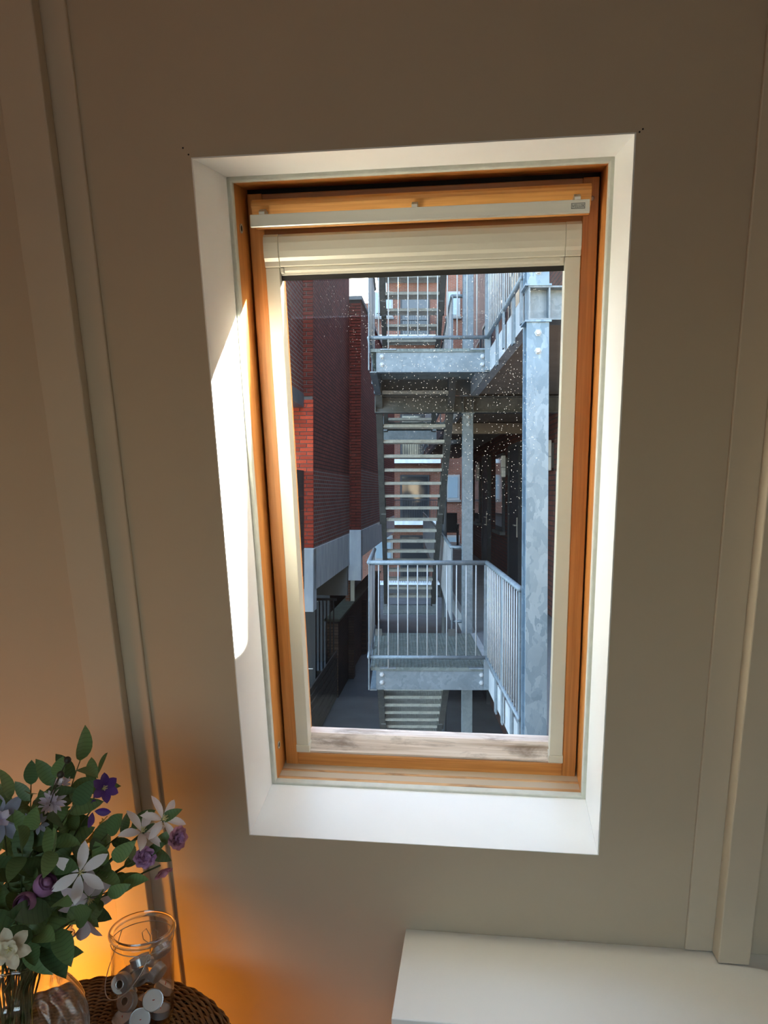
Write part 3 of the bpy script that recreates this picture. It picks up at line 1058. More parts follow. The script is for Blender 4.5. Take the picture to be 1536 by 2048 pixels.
def add_leaves(root, pts, n, t0=0.3, size=1.0, spread=0.75):
    m = len(pts) - 1
    for i in range(n):
        t_ = t0 + (1 - t0) * (i / max(1, n - 1))
        f = t_ * m
        k = min(int(f), m - 1)
        p = pts[k].lerp(pts[k + 1], f - k)
        tg = (pts[min(k + 1, m)] - pts[max(k - 1, 0)]).normalized()
        a = i * 2.4 + random.uniform(-.4, .4)
        o1 = tg.orthogonal().normalized()
        o2 = tg.cross(o1)
        rad = o1 * math.cos(a) + o2 * math.sin(a)
        if i == n - 1:
            dr = tg
        else:
            dr = (tg * (1 - spread * 0.5) + rad * spread).normalized()
        toward = (CAM - p).normalized()
        up = (tg * 0.5 + toward * 0.8 + V((random.uniform(-.5, .5), random.uniform(-.5, .5), random.uniform(-.3, .6)))).normalized()
        s = size * random.uniform(0.75, 1.15)
        inst(random.choice(leaf_me), 'leaf', root, Matrix.Translation(p) @ orient(dr, up) @ Matrix.Scale(s, 4))


def branch(tip, n, label, size=1.0, t0=0.34, spread=0.75):
    pts = stem_path(tip)
    r_ = thing('leafy_branch', Matrix.Translation(pts[0]), label, 'branch', 'leafy branches in the bouquet')
    build(MB().tube(pts, [0.0021 - 0.0012 * i / (len(pts) - 1) for i in range(len(pts))], 6), 'stem', M['stem'], r_, smooth=True)
    add_leaves(r_, pts, n, t0, size, spread)
    return r_, pts


def flower(tip, face, key, npet, label, cat='flower', tilt=0.25, inner=None, leaves=2, center='stamen', crad=0.004, group='flowers in the glass vase', lsize=0.9):
    tip = V(tip)
    face = V(face).normalized()
    pts = stem_path(tip - face * 0.006)
    r_ = thing('flower', Matrix.Translation(pts[0]), label, cat, group)
    build(MB().tube(pts, 0.0014, 6), 'stem', M['stem'], r_, smooth=True)
    q = face.to_track_quat('Z', 'Y').to_matrix().to_4x4()
    off = random.uniform(0, 6.28)
    for i in range(npet):
        a = off + 2 * math.pi * i / npet + random.uniform(-.08, .08)
        m = Matrix.Translation(tip) @ q @ Matrix.Rotation(a, 4, 'Z') @ Matrix.Rotation(-tilt + random.uniform(-.12, .12), 4, 'Y') @ Tr(0.002, 0, 0)
        inst(petal_mesh(key), 'petal', r_, m)
    if inner:
        k2, n2, t2 = inner
        for i in range(n2):
            a = 2 * math.pi * i / n2 + random.uniform(-.2, .2)
            m = Matrix.Translation(tip + face * 0.002) @ q @ Matrix.Rotation(a, 4, 'Z') @ Matrix.Rotation(-t2 + random.uniform(-.15, .15), 4, 'Y')
            inst(petal_mesh(k2), 'petal', r_, m)
    if center:
        cm = MB()
        for i in range(9):
            a = i * 2.4
            rr = crad * (i / 9) ** 0.5
            cm.tube([(0, 0, 0), (rr * math.cos(a) * .6, rr * math.sin(a) * .6, 0.005), (rr * math.cos(a) * 1.6, rr * math.sin(a) * 1.6, 0.010)], [0.0006, 0.0005, 0.0008], 5)
        build(cm, 'stamens', M[center], r_, Matrix.Translation(tip) @ q, smooth=True)
    if leaves:
        add_leaves(r_, pts, leaves, 0.55, lsize)
    return r_


tocam = V((0.45, -0.85, 0.45))
ST = ('p_white', 0.042, 0.017, 0.25, 0.25, 0.0)
STL = ('p_lilac', 0.046, 0.021, 0.35, 0.3, 0.0)
flower(px(160, 1745, 1.14), tocam, ST, 6, 'open white star-shaped lily-like bloom with six petals at the bouquet front', tilt=0.15, leaves=1)
flower(px(178, 1795, 1.17), V((0.4, -0.6, -0.25)), STL, 6, 'pale lilac bloom with drooping petals below the white star-shaped bloom', tilt=0.05, leaves=0)
flower(px(283, 1665, 1.22), V((0.5, -0.3, 0.75)), ('p_white', 0.040, 0.016, 0.3, 0.25, 0.0), 6, 'white lilac-tinged bloom on the long stem leaning to the jar side', tilt=0.45, leaves=3)
flower(px(325, 1640, 1.24), V((0.65, -0.4, 0.6)), ('p_white', 0.040, 0.014, 0.35, 0.25, 0.0), 6, 'white narrow-petalled bloom at the tip of the leaning stem', tilt=0.35, leaves=2)
RF = ('p_mauve', 0.018, 0.016, 0.2, 0.2, 0.35)
flower(px(350, 1676, 1.23), V((0.7, -0.5, 0.2)), ('p_pink', 0.019, 0.017, 0.3, 0.2, 0.4), 9, 'ruffled pink-mauve blossom at the outer end of the bouquet', tilt=0.7, inner=(('p_mauve', 0.015, 0.012, 0.1, 0.2, 0.4), 7, 1.1), leaves=0, center=None)
flower(px(290, 1712, 1.21), V((0.3, -0.8, 0.1)), RF, 8, 'dusky mauve blossom below the white lilac-tinged bloom', tilt=0.6, inner=(('p_mauve', 0.014, 0.012, 0.1, 0.2, 0.4), 6, 1.0), leaves=2, center=None)
flower(px(323, 1738, 1.22), V((0.4, -0.4, -0.6)), ('p_pink', 0.017, 0.014, 0.2, 0.2, 0.4), 7, 'small pink blossom hanging under the ruffled pink-mauve blossom', tilt=0.7, leaves=1, center=None)
flower(px(105, 1605, 1.18), V((0.2, -0.7, 0.7)), ('p_lilac', 0.020, 0.006, 0.1, 0.3, 0.0), 16, 'small lilac pompon daisy among the upper leaves', tilt=0.2, inner=(('p_lilac', 0.015, 0.005, -0.1, 0.3, 0.0), 14, 0.8), leaves=1, center=None)
flower(px(124, 1572, 1.22), V((-0.1, -0.5, 0.9)), ('p_lilac', 0.017, 0.006, 0.1, 0.3, 0.0), 14, 'small lilac pompon daisy below the dark berries', tilt=0.5, inner=(('p_white', 0.012, 0.005, -0.1, 0.3, 0.0), 10, 0.9), leaves=1, center=None)
flower(px(205, 1578, 1.22), V((0.6, -0.5, 0.4)), ('p_violet', 0.024, 0.016, 0.15, 0.35, 0.1), 6, 'deep violet blossom with yellow stamens high in the bouquet', tilt=0.55, leaves=1, crad=0.003)
flower(px(186, 1622, 1.20), V((0.5, -0.5, 0.0)), ('p_violet', 0.026, 0.013, 0.1, 0.3, 0.0), 3, 'half-hidden deep violet blossom below the one with yellow stamens', tilt=0.6, leaves=1, center=None)
flower(px(80, 1648, 1.17), V((0, -0.8, 0.4)), ('p_blue', 0.014, 0.007, 0.2, 0.3, 0.0), 8, 'tiny blue-grey blossom between the green leaves', tilt=0.3, leaves=1, center=None)
flower(px(4, 1638, 1.20), V((0.4, -0.8, 0.4)), ('p_blue', 0.040, 0.020, 0.2, 0.3, 0.0), 7, 'large blue-grey bloom at the edge of the bouquet', tilt=0.35, inner=(('p_lilac', 0.026, 0.012, 0.0, 0.3, 0.0), 6, 0.9), leaves=2, center=None)
flower(px(20, 1897, 1.06), V((0.25, -0.9, 0.35)), ('p_cream', 0.027, 0.018, 0.2, 0.25, 0.25), 6, 'cream white blossom hanging over the vase rim', tilt=0.2, inner=(('p_cream', 0.018, 0.013, 0.0, 0.25, 0.3), 5, 0.7), leaves=0, crad=0.003)
flower(px(172, 1838, 1.19), V((0.1, -0.3, -0.9)), ('p_lilac', 0.036, 0.022, 0.1, 0.3, 0.0), 4, 'greyish lilac bloom seen from behind, hanging lowest in the bouquet', tilt=0.9, leaves=0, center=None)


def rosebud(p, face, label, s=1.0):
    p = V(p)
    face = V(face).normalized()
    pts = stem_path(p - face * 0.014)
    r_ = thing('flower', Matrix.Translation(pts[0]), label, 'flower', 'flowers in the glass vase')
    build(MB().tube(pts, 0.0016, 6), 'stem', M['stem'], r_, smooth=True)
    q = Matrix.Translation(p) @ face.to_track_quat('Z', 'Y').to_matrix().to_4x4() @ Matrix.Scale(s, 4)
    for lay, (rad, hh, n_) in enumerate(((0.0155, 0.032, 4), (0.0115, 0.032, 3), (0.007, 0.030, 3))):
        for i in range(n_):
            mb = MB()
            a0 = 2 * math.pi * i / n_ + lay * 0.5
            vs = []
            for j in range(6):
                t_ = j / 5
                rr = rad * (0.35 + 0.75 * math.sin(math.pi * (0.15 + 0.62 * t_)))
                for k in range(7):
                    a = a0 + (k / 6 - 0.5) * (2 * math.pi / n_) * 1.35
                    vs.append((rr * math.cos(a), rr * math.sin(a), -0.012 + hh * t_ - 0.003 * (k / 6 - .5) ** 2 * 4 * t_))
            fs = [(j * 7 + k, j * 7 + k + 1, j * 7 + k + 8, j * 7 + k + 7) for j in range(5) for k in range(6)]
            build(mb.add(vs, fs), 'petal', M['p_mauve'], r_, q, smooth=True)
    build(MB().lathe([(0.0, -.012), (0.009, -.006), (0.0115, 0.004), (0.0085, 0.014), (0.004, 0.0185), (0, 0.0195)], 14), 'bud_core', M['p_mauve'], r_, q, smooth=True)
    sp = blade(0.022, 0.006, 0.4, 0.2).mesh('sepal', M['leaf'], True)
    for i in range(5):
        inst(sp, 'sepal', r_, q @ Tr(0, 0, -.012) @ Matrix.Rotation(i * 1.256, 4, 'Z') @ Matrix.Rotation(-0.5, 4, 'Y'))


rosebud(px(88, 1772, 1.13), (0.45, -0.45, 0.55), 'mauve rosebud pointing up beside the white star-shaped bloom', 1.0)
rosebud(px(53, 1806, 1.11), (0.05, -0.85, 0.35), 'mauve rosebud turned to the room above the cream blossom', 0.95)

# berries
for (bx, by, dp) in ((135, 1520, 1.15), (121, 1549, 1.145)):
    pts = stem_path(px(bx, by, dp), wob=0.004)
    r_ = thing('berry_twig', Matrix.Translation(pts[0]), 'thin twig ending in a round dark berry at the bouquet top', 'twig', 'berry twigs in the bouquet')
    build(MB().tube(pts, 0.0008, 5), 'stem', M['berry'], r_, smooth=True)
    build(MB().lathe([(0.0055 * math.sin(math.pi * k / 8), -0.0055 * math.cos(math.pi * k / 8)) for k in range(9)], 14), 'berry', M['berry'], r_, Matrix.Translation(px(bx, by, dp)), smooth=True)
# yellow sprigs
for (bx, by, dp) in ((215, 1632, 1.27), (226, 1655, 1.26), (205, 1650, 1.29)):
    tip = px(bx, by, dp)
    pts = stem_path(tip, wob=0.004)
    r_ = thing('yellow_sprig', Matrix.Translation(pts[0]), 'wispy yellow sprig behind the leaves near the violet blossoms', 'sprig', 'yellow sprigs in the bouquet')
    mb = MB().tube(pts, 0.0008, 5)
    build(mb, 'stem', M['sprig'], r_, smooth=True)
    sm = blade(0.020, 0.007, 0.5, 0.5, 6, 1.0, 0.4).mesh('floret', M['sprig'], True)
    for i in range(11):
        p = pts[-1].lerp(pts[-5], random.random())
        d = V((random.uniform(-1, 1), random.uniform(-1, 1), random.uniform(-.3, 1)))
        inst(sm, 'floret', r_, Matrix.Translation(p) @ orient(d, V((random.uniform(-1, 1), -1, 0.5))) @ Matrix.Scale(random.uniform(.6, 1.1), 4))

LBL = 'branch of oval dark green leaves in the bouquet in the glass vase'
for (bx, by, dp, n_, sz) in ((160, 1522, 1.22, 13, 1.12), (62, 1570, 1.20, 13, 1.1), (112, 1555, 1.17, 12, 1.0), (196, 1548, 1.25, 12, 1.1), (150, 1610, 1.16, 11, 1.15),
                             (215, 1668, 1.19, 10, 1.1), (225, 1720, 1.17, 9, 1.1), (262, 1655, 1.25, 11, 1.0), (310, 1690, 1.23, 10, 0.95), (20, 1600, 1.26, 12, 1.1),
                             (-35, 1640, 1.22, 11, 1.15), (-40, 1740, 1.17, 10, 1.2), (45, 1700, 1.12, 10, 1.3), (110, 1690, 1.11, 10, 1.2), (240, 1775, 1.19, 8, 1.2),
                             (95, 1620, 1.26, 12, 1.1), (60, 1660, 1.15, 12, 1.2), (140, 1660, 1.22, 12, 1.1), (215, 1790, 1.17, 7, 1.0)):
    branch(px(bx, by, dp), n_ + 4, LBL, sz)
BIG = 'branch of broad dark green leaves drooping over the vase rim'
for (bx, by, dp) in ((115, 1812, 1.10), (30, 1840, 1.09), (-10, 1810, 1.12), (150, 1840, 1.14), (75, 1870, 1.12)):
    branch(px(bx, by, dp), 7, BIG, 1.5, 0.5, 0.9)

# ================================================================== OUTSIDE
GZ = -2.75
tag(build(MB().box(-25, 30, 1.9, 60, GZ - .2, GZ), 'ground', M['ground'], None, I4), 'grey paved yard below the stairs', 'ground', kind='structure')

ST_ = 2.8     # storey
DZ = 0.054    # walkway level


def gpart(mb, name, mat, parent, dz=0, **k):
    return build(mb, name, M[mat], parent, GAL @ Tr(0, 0, dz), **k)


# ---- gallery building on the right
gb_ = thing('gallery_building', GAL @ Tr(4, 11, GZ), 'dark brick building with doors along the gallery walkway', 'building')
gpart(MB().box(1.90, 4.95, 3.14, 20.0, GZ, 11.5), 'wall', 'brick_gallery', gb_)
for lev in (-1, 0, 1):
    zf = DZ + ST_ * lev
    for (y0, y1) in ((11.45, 12.45), (15.4, 16.3), (7.2, 8.1), (19.0, 19.7)):
        d_ = gpart(MB().box(1.84, 1.93, y0, y1, zf, zf + 2.25), 'door', 'door_dark', gb_)
        fr_ = MB().box(1.82, 1.93, y0 - .07, y0, zf, zf + 2.32).box(1.82, 1.93, y1, y1 + .07, zf, zf + 2.32).box(1.82, 1.93, y0, y1, zf + 2.25, zf + 2.32)
        gpart(fr_, 'door_frame', 'frame_dark', d_)
        gpart(MB().box(1.815, 1.84, y0 + .06, y0 + .10, zf + .86, zf + 1.16).tube([(1.79, y0 + .08, zf + 1.04), (1.79, y0 + .22, zf + 1.04)], 0.011, 8).tube([(1.83, y0 + .08, zf + 1.04), (1.79, y0 + .08, zf + 1.04)], 0.011, 8), 'door_handle', 'alu', d_)
    for (y0, y1) in ((13.35, 14.35), (17.2, 18.2), (9.7, 10.5)):
        wn_ = gpart(MB().box(1.86, 1.93, y0, y1, zf + .85, zf + 2.25), 'window', 'frame_dark', gb_)
        gpart(MB().box(1.852, 1.865, y0 + .07, y1 - .07, zf + .93, zf + 2.18), 'pane', 'fglass', wn_)
        gpart(MB().box(1.80, 1.93, y0 - .04, y1 + .04, zf + .79, zf + .85), 'sill', 'galv_dark', wn_)
# wall lights
for (y, lab) in ((9.25, 'pale box wall light beside the steel column on the gallery brick wall'), (13.15, 'pale box wall light above the gallery window sill, next to the dark door'), (17.3, 'pale box wall light farthest along the gallery wall')):
    wl = thing('wall_light', GAL @ Tr(1.88, y, 2.05), lab, 'wall light', 'gallery wall lights')
    gpart(MB().box(1.80, 1.87, y - .065, y + .065, 1.87, 2.24), 'shade', 'lampshade', wl, bevel=0.008)
    gpart(MB().box(1.868, 1.902, y - .05, y + .05, 1.90, 2.21), 'backplate', 'galv_dark', wl)
    gpart(MB().box(1.795, 1.872, y - .068, y + .068, 2.03, 2.045), 'band', 'frame_pale', wl)
# conduit and small plate
cdt = gpart(MB().tube([(1.885, 8.95, 1.85), (1.885, 8.95, DZ)], 0.012, 8), 'conduit', 'galv', None)
tag(cdt, 'thin grey conduit running down the gallery wall below the light', 'pipe')
np_ = gpart(MB().box(1.885, 1.902, 8.72, 8.80, 1.50, 1.62), 'number_plate', 'frame_pale', None)
tag(np_, 'small white plate on the gallery brick wall', 'plate')

# ---- walkways
for lev, nm in ((0, 'lower'), (1, 'upper')):
    z = DZ + ST_ * lev
    yend = 4.30 if lev == 0 else 4.74
    wk = thing('gallery_walkway', GAL @ Tr(1.35, 12, z - .2), nm + ' concrete gallery walkway with a pale steel edge beam', 'walkway')
    gpart(MB().box(0.86, 1.899, yend, 23.5, z - .17, z), 'slab', 'slab', wk)
    gpart(MB().box(0.875, 1.898, yend, 23.5, z - .185, z - .171), 'soffit', 'soffit', wk)
    eb = MB().box(0.800, 0.808, yend, 23.5, z - .2, z + .0).box(0.808, 0.875, yend, 23.5, z - .2, z - .190).box(0.808, 0.86, yend, 23.5, z - .012, z)
    gpart(eb, 'edge_beam', 'white_steel', wk)
    for y in (6.05, 5.2):
        gpart(MB().box(0.785, 0.800, y - .045, y + .045, z - .24, z + .10), 'rail_bracket', 'galv', wk, bevel=0.002)
# soffit joists below the upper walkway
zb = DZ + ST_ - .2
jo_ = thing('soffit_beam', GAL @ Tr(1.3, 11.5, zb - .16), 'dark steel beam across the soffit behind the second column', 'beam')
gpart(MB().box(0.82, 1.899, 11.45, 11.6, zb - .16, zb), 'web', 'soffit', jo_)

# ---- columns
bolt_me = MB().lathe([(0.022, 0), (0.022, 0.004), (0.016, 0.004), (0.016, 0.016), (0.010, 0.019), (0, 0.019)], 6).mesh('bolt', M['white_steel'])
ROTF = Matrix.Rotation(math.pi / 2, 4, 'X')


def bolts(parent, pts):
    for p in pts:
        inst(bolt_me, 'bolt', parent, GAL @ Tr(*p) @ ROTF)


def hcol(name, x0, x1, y0, y1, z0, z1, mat, label, bl=()):
    c_ = thing(name, GAL @ Tr((x0 + x1) / 2, (y0 + y1) / 2, z0), label, 'column')
    gpart(MB().box(x0, x1, y0, y0 + .010, z0, z1), 'front_flange', mat, c_, bevel=0.002)
    gpart(MB().box(x0, x1, y1 - .010, y1, z0, z1), 'rear_flange', mat, c_, bevel=0.002)
    gpart(MB().box((x0 + x1) / 2 - .004, (x0 + x1) / 2 + .004, y0 + .01, y1 - .01, z0, z1), 'web', mat, c_)
    gpart(MB().box(x0 - .012, x1 + .012, y0 - .012, y1 + .012, z0, z0 + .012).box(x0 - .012, x1 + .012, y0 - .012, y1 + .012, z1 - .012, z1), 'end_plate', mat, c_)
    bolts(c_, [(x, y0, z) for x, z in bl])
    return c_


C0, C1 = 0.781, 0.918
hcol('steel_column', C0, C1, 4.60, 4.74, GZ, 2.647, 'galv_post', 'wide galvanised column with mottled zinc at the walkway end', [((C0 + C1) / 2, 2.57), ((C0 + C1) / 2, 2.46)])
hcol('steel_column', C0, C1, 4.60, 4.74, 2.853, 5.45, 'galv_post', 'short galvanised column standing on the cross beam with the bolted end', [((C0 + C1) / 2, 2.94)])
hcol('steel_column', 0.708, 0.820, 8.22, 8.34, GZ, 2.47, 'galv', 'slim galvanised column behind the stair landing', [(0.764, 2.42), (0.764, 2.34)])
hcol('steel_column', 0.708, 0.820, 8.22, 8.34, 2.86, 5.3, 'galv', 'slim galvanised column behind the upper stair railing', [])


def ibeam(name, x0, x1, yc, wd, z0, z1, mat, label, stiff=()):
    b_ = thing(name, GAL @ Tr((x0 + x1) / 2, yc, z0), label, 'beam')
    gpart(MB().box(x0, x1, yc - wd / 2, yc + wd / 2, z1 - .010, z1), 'top_flange', mat, b_)
    gpart(MB().box(x0, x1, yc - wd / 2, yc + wd / 2, z0, z0 + .010), 'bottom_flange', mat, b_)
    gpart(MB().box(x0, x1, yc - .004, yc + .004, z0 + .01, z1 - .01), 'web', mat, b_)
    for s in stiff:
        gpart(MB().box(s - .005, s + .005, yc - wd / 2 + .002, yc + wd / 2 - .002, z0 + .01, z1 - .01), 'stiffener', mat, b_)
    return b_


ibeam('cross_beam', 0.79, 1.899, 4.67, 0.15, 2.648, 2.853, 'galv', 'galvanised cross beam with stiffeners on top of the wide column', (0.797, 0.918, 1.3))
ibeam('cross_beam', -0.255, 1.899, 8.28, 0.13, 2.472, 2.652, 'galv_dark', 'brownish weathered cross beam under the upper stair landing', (-0.25, 0.605, 0.71, 0.818))


# ---- landings
def landing(lev, word):
    z = DZ + ST_ * lev
    L = thing('stair_landing', GAL @ Tr(0.27, 7.4, z - .2), word + ' galvanised stair landing with a grating deck', 'landing')
    x0, x1, y0, y1 = -0.247, 0.797, 6.60, 8.21
    gpart(MB().box(x0 + .06, x1, y0, y0 + .008, z - .192, z - .008).box(x0 + .06, x1, y0, y0 + .07, z - .200, z - .190).box(x0 + .06, x1, y0, y0 + .06, z - .014, z - .006), 'front_beam', 'galv', L)
    gpart(MB().box(x0 + .055, x0 + .063, y0, y1, z - .2, z - .006).box(x0, x0 + .06, y0 - .01, y1, z - .205, z - .195).box(x0, x0 + .06, y0 - .01, y1, z - .014, z - .004), 'side_beam', 'galv', L)
    gpart(MB().box(x0 + .06, x1, y1 - .008, y1, z - .2, z - .006), 'rear_beam', 'galv_dark', L)
    gpart(MB().box(x1 - .008, x1, y0 + .08, y1, z - .2, z - .006), 'inner_beam', 'white_steel', L)
    g = MB()
    y = y0 - .012
    while y < y1:
        g.box(x0 + .005, x1, y, y + .004, z - .026, z + .002)
        y += 0.030
    x = x0 + .005
    while x < x1:
        g.box(x, x + .004, y0 - .012, y1, z - .020, z + .002)
        x += 0.032
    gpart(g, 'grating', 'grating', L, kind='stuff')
    bolts(L, [(x0 + .105, y0, z - .065), (x0 + .105, y0, z - .135), (x1 - .06, y0, z - .065), (x1 - .06, y0, z - .135)])
    for bx in (x0 + .16, x1 - .10):
        gpart(MB().box(bx - .07, bx + .07, y0 - .022, y0 + .02, z - .012, z + .002), 'clip_plate', 'galv', L)
    return L


landing(0, 'lower')
landing(1, 'upper')

# ---- railings
bal_me = {}


def baluster(h):
    k = round(h, 3)
    if k not in bal_me:
        bal_me[k] = MB().tube([(0, 0, 0), (0, 0, h)], 0.0058, 6).mesh('baluster', M['white_steel'], True)
    return bal_me[k]


def landing_rail(lev, word):
    z = DZ + ST_ * lev
    zt, zl = z + 0.93, z + 0.095
    R_ = thing('landing_railing', GAL @ Tr(0.27, 6.58, z), word, 'railing')
    x0, x1, yf = -0.255, 0.780, 6.575
    path = [(x0, 8.12), (x0, yf), (x1, yf), (x1, 4.77)]
    gpart(MB().tube([(x, y, zt) for x, y in path[:2]], 0.021, 10), 'top_rail', 'galv', R_, smooth=True)
    gpart(MB().tube([(x, y, zt) for x, y in path[1:3]], 0.021, 10), 'top_rail', 'galv', R_, smooth=True)
    gpart(MB().tube([(x, y, zt) for x, y in path[2:]], 0.021, 10), 'top_rail', 'galv', R_, smooth=True)
    for a, b in ((0, 1), (1, 2), (2, 3)):
        gpart(MB().tube([(path[a][0], path[a][1], zl), (path[b][0], path[b][1], zl)], 0.017, 10), 'bottom_rail', 'galv', R_, smooth=True)
    bm = baluster(zt - zl)
    i = 1
    x = x0 + 0.085
    while x < x1 - .03:
        h_ = bm
        zz = zl
        if i == 2:
            h_, zz = baluster(zt - z), z
        inst(h_, 'baluster', R_, GAL @ Tr(x, yf, zz))
        x += 0.0855
        i += 1
    y = yf - 0.085
    while y > 4.82:
        inst(bm, 'baluster', R_, GAL @ Tr(x1, y, zl))
        y -= 0.105
    y = yf + 0.1
    while y < 8.1:
        inst(bm, 'baluster', R_, GAL @ Tr(x0, y, zl))
        y += 0.11
    for (pxx, pyy, dx, dy) in ((x0, yf, .005, .03), (x0, 7.4, .005, .03), (x0, 8.12, .005, .03), (x1, yf, .025, .006), (x1, 5.60, .006, .032), (x1, 4.80, .006, .03)):
        gpart(MB().box(pxx - dx, pxx + dx, pyy - dy, pyy + dy, z - .19, zt - .01), 'post', 'galv', R_, bevel=0.001)
    return R_


landing_rail(0, 'galvanised railing with thin bars round the lower stair landing')
landing_rail(1, 'galvanised railing with thin bars round the upper stair landing')

for lev, word in ((0, 'galvanised railing running on along the lower walkway behind the slim column'), (1, 'galvanised railing running on along the upper walkway behind the slim column')):
    z = DZ + ST_ * lev
    R_ = thing('walkway_railing', GAL @ Tr(0.78, 15, z), word, 'railing')
    xw = 0.78
    ys = 8.75
    gpart(MB().tube([(0.60, 8.42, z + .93), (xw, 8.42, z + .93)], 0.021, 8), 'end_rail', 'galv', R_, smooth=True)
    gpart(MB().tube([(0.62, 8.42, z + .095), (xw, 8.42, z + .095)], 0.018, 8), 'end_rail', 'galv', R_, smooth=True)
    gpart(MB().tube([(0.60, 8.42, z + .93), (0.68, ys + 3.4, z + .93), (xw, 23.4, z + .93)], 0.021, 8), 'top_rail', 'galv', R_, smooth=True)
    gpart(MB().tube([(0.62, 8.42, z + .095), (0.69, ys + 3.4, z + .095), (xw, 23.4, z + .095)], 0.017, 8), 'bottom_rail', 'galv', R_, smooth=True)
    b_ = MB()
    y = 8.52
    while y < 23.3:
        xx = 0.60 + (y - 8.42) / (ys + 3.4 - 8.42) * .08 if y < ys + 3.4 else 0.68 + (y - ys - 3.4) / (23.4 - ys - 3.4) * .1
        b_.box(xx - .006, xx + .006, y - .006, y + .006, z + .095, z + .93)
        y += 0.10
    gpart(b_, 'balusters', 'white_steel', R_, kind='stuff')
    for y in (8.42, 10.2, 12.15, 14.2, 16.4, 18.6, 20.8, 23.3):
        xx = 0.605 + (y - 8.42) / (ys + 3.4 - 8.42) * .08 if y < ys + 3.4 else 0.685 + (y - ys - 3.4) / (23.4 - ys - 3.4) * .1
        gpart(MB().box(xx - .006, xx + .006, y - .035, y + .035, z - .15, z + .93), 'post', 'galv', R_)

# ---- stair flights
tm = MB()
TWd, TDp = 0.71, 0.25
tm.box(0, TWd, 0, .006, -.036, 0).box(0, TWd, TDp - .006, TDp, -.036, 0)
tm.box(0, .005, 0, TDp, -.036, 0).box(TWd - .005, TWd, 0, TDp, -.036, 0)
for i in range(1, 8):
    tm.box(0, TWd, TDp * i / 8 - .0015, TDp * i / 8 + .0015, -.028, -.001)
for i in range(1, 24):
    tm.box(TWd * i / 24 - .0015, TWd * i / 24 + .0015, 0, TDp, -.024, -.002)
tread_me = tm.mesh('tread', M['tread'])
RISE, GO = 0.16, 0.22


def flight(lev, word):
    z0 = DZ + ST_ * lev
    F_ = thing('stair_flight', GAL @ Tr(0.19, 10, z0 - 2.88), word, 'stairs')
    for k in range(1, 19):
        zk, yk = z0 - RISE * k, 8.55 + GO * (k - 3)
        if k < 10:
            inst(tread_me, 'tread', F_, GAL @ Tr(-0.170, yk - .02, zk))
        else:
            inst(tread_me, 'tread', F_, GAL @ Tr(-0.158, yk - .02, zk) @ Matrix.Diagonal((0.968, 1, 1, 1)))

    def P(k, off):
        return (8.55 + GO * (k - 3) + .10, z0 - RISE * k + off)
    for (x0, x1) in ((-0.245, -0.172), (0.542, 0.615)):
        a, b = P(0.3, 0), P(9.6, 0)
        hh = 0.125
        poly_ = [(a[0], a[1] + hh), (a[0], a[1] - hh)]
        dv = V((b[0] - a[0], b[1] - a[1])).normalized()
        nv = V((dv.y, -dv.x))
        for i in range(7):
            an = math.pi * i / 6
            p_ = V(b) + nv * (-0.0) + (V((dv.x, dv.y)) * math.sin(an) - V((0, 1)) * math.cos(an)) * hh
            poly_.append((p_.x, p_.y))
        gpart(MB().prism(poly_, x0, x1, 'x'), 'stringer', 'galv_dark', F_)
    for (x0, x1) in ((-0.222, -0.160), (0.530, 0.596)):
        a, b = P(8.8, 0), P(18.4, 0)
        gpart(MB().prism([(a[0], a[1] + .11), (a[0], a[1] - .14), (b[0], b[1] - .14), (b[0], b[1] + .11)], x0, x1, 'x'), 'lower_stringer', 'galv_dark', F_)
    yb, zb_ = P(18.4, 0)
    gpart(MB().box(-0.24, 0.615, yb, yb + .06, zb_ - .26, zb_ - .12).box(-.24, .615, yb - .05, yb + .02, zb_ - .27, zb_ - .258), 'foot_beam', 'galv', F_)
    for x in (-0.235, 0.55):
        gpart(MB().box(x, x + .06, yb - .06, yb - .02, zb_ - .13, zb_ + .10), 'foot_plate', 'galv', F_)
    return F_


flight(0, 'open steel stair flight going down below the lower landing')
flight(1, 'open steel stair flight between the lower and upper landing')
flight(2, 'open steel stair flight seen through the upper landing railing')
# far landing that the flights reach
for lev in (0, 1):
    z = DZ + ST_ * lev - .12
    fl_ = thing('far_landing', GAL @ Tr(0.2, 12.8, z - .2), ('lower' if lev == 0 else 'upper') + ' steel landing at the foot of a stair flight', 'landing')
    gpart(MB().box(-0.24, 0.80, 12.12, 13.5, z - .03, z), 'deck', 'grating', fl_)
    gpart(MB().box(-0.24, 0.62, 13.44, 13.5, z - .18, z - .03).box(-.24, -.2, 12.12, 13.5, z - .18, z - .03), 'beam', 'galv_dark', fl_)
# drainpipe
dp_ = gpart(MB().tube([(1.0, 12.05, 2.42), (0.84, 12.05, 2.40), (0.76, 12.05, 2.32), (0.745, 12.05, 2.20), (0.745, 12.05, GZ)], 0.04, 12), 'drainpipe', 'pipe', None, smooth=True)
tag(dp_, 'grey drainpipe coming down beside the stairs', 'pipe')

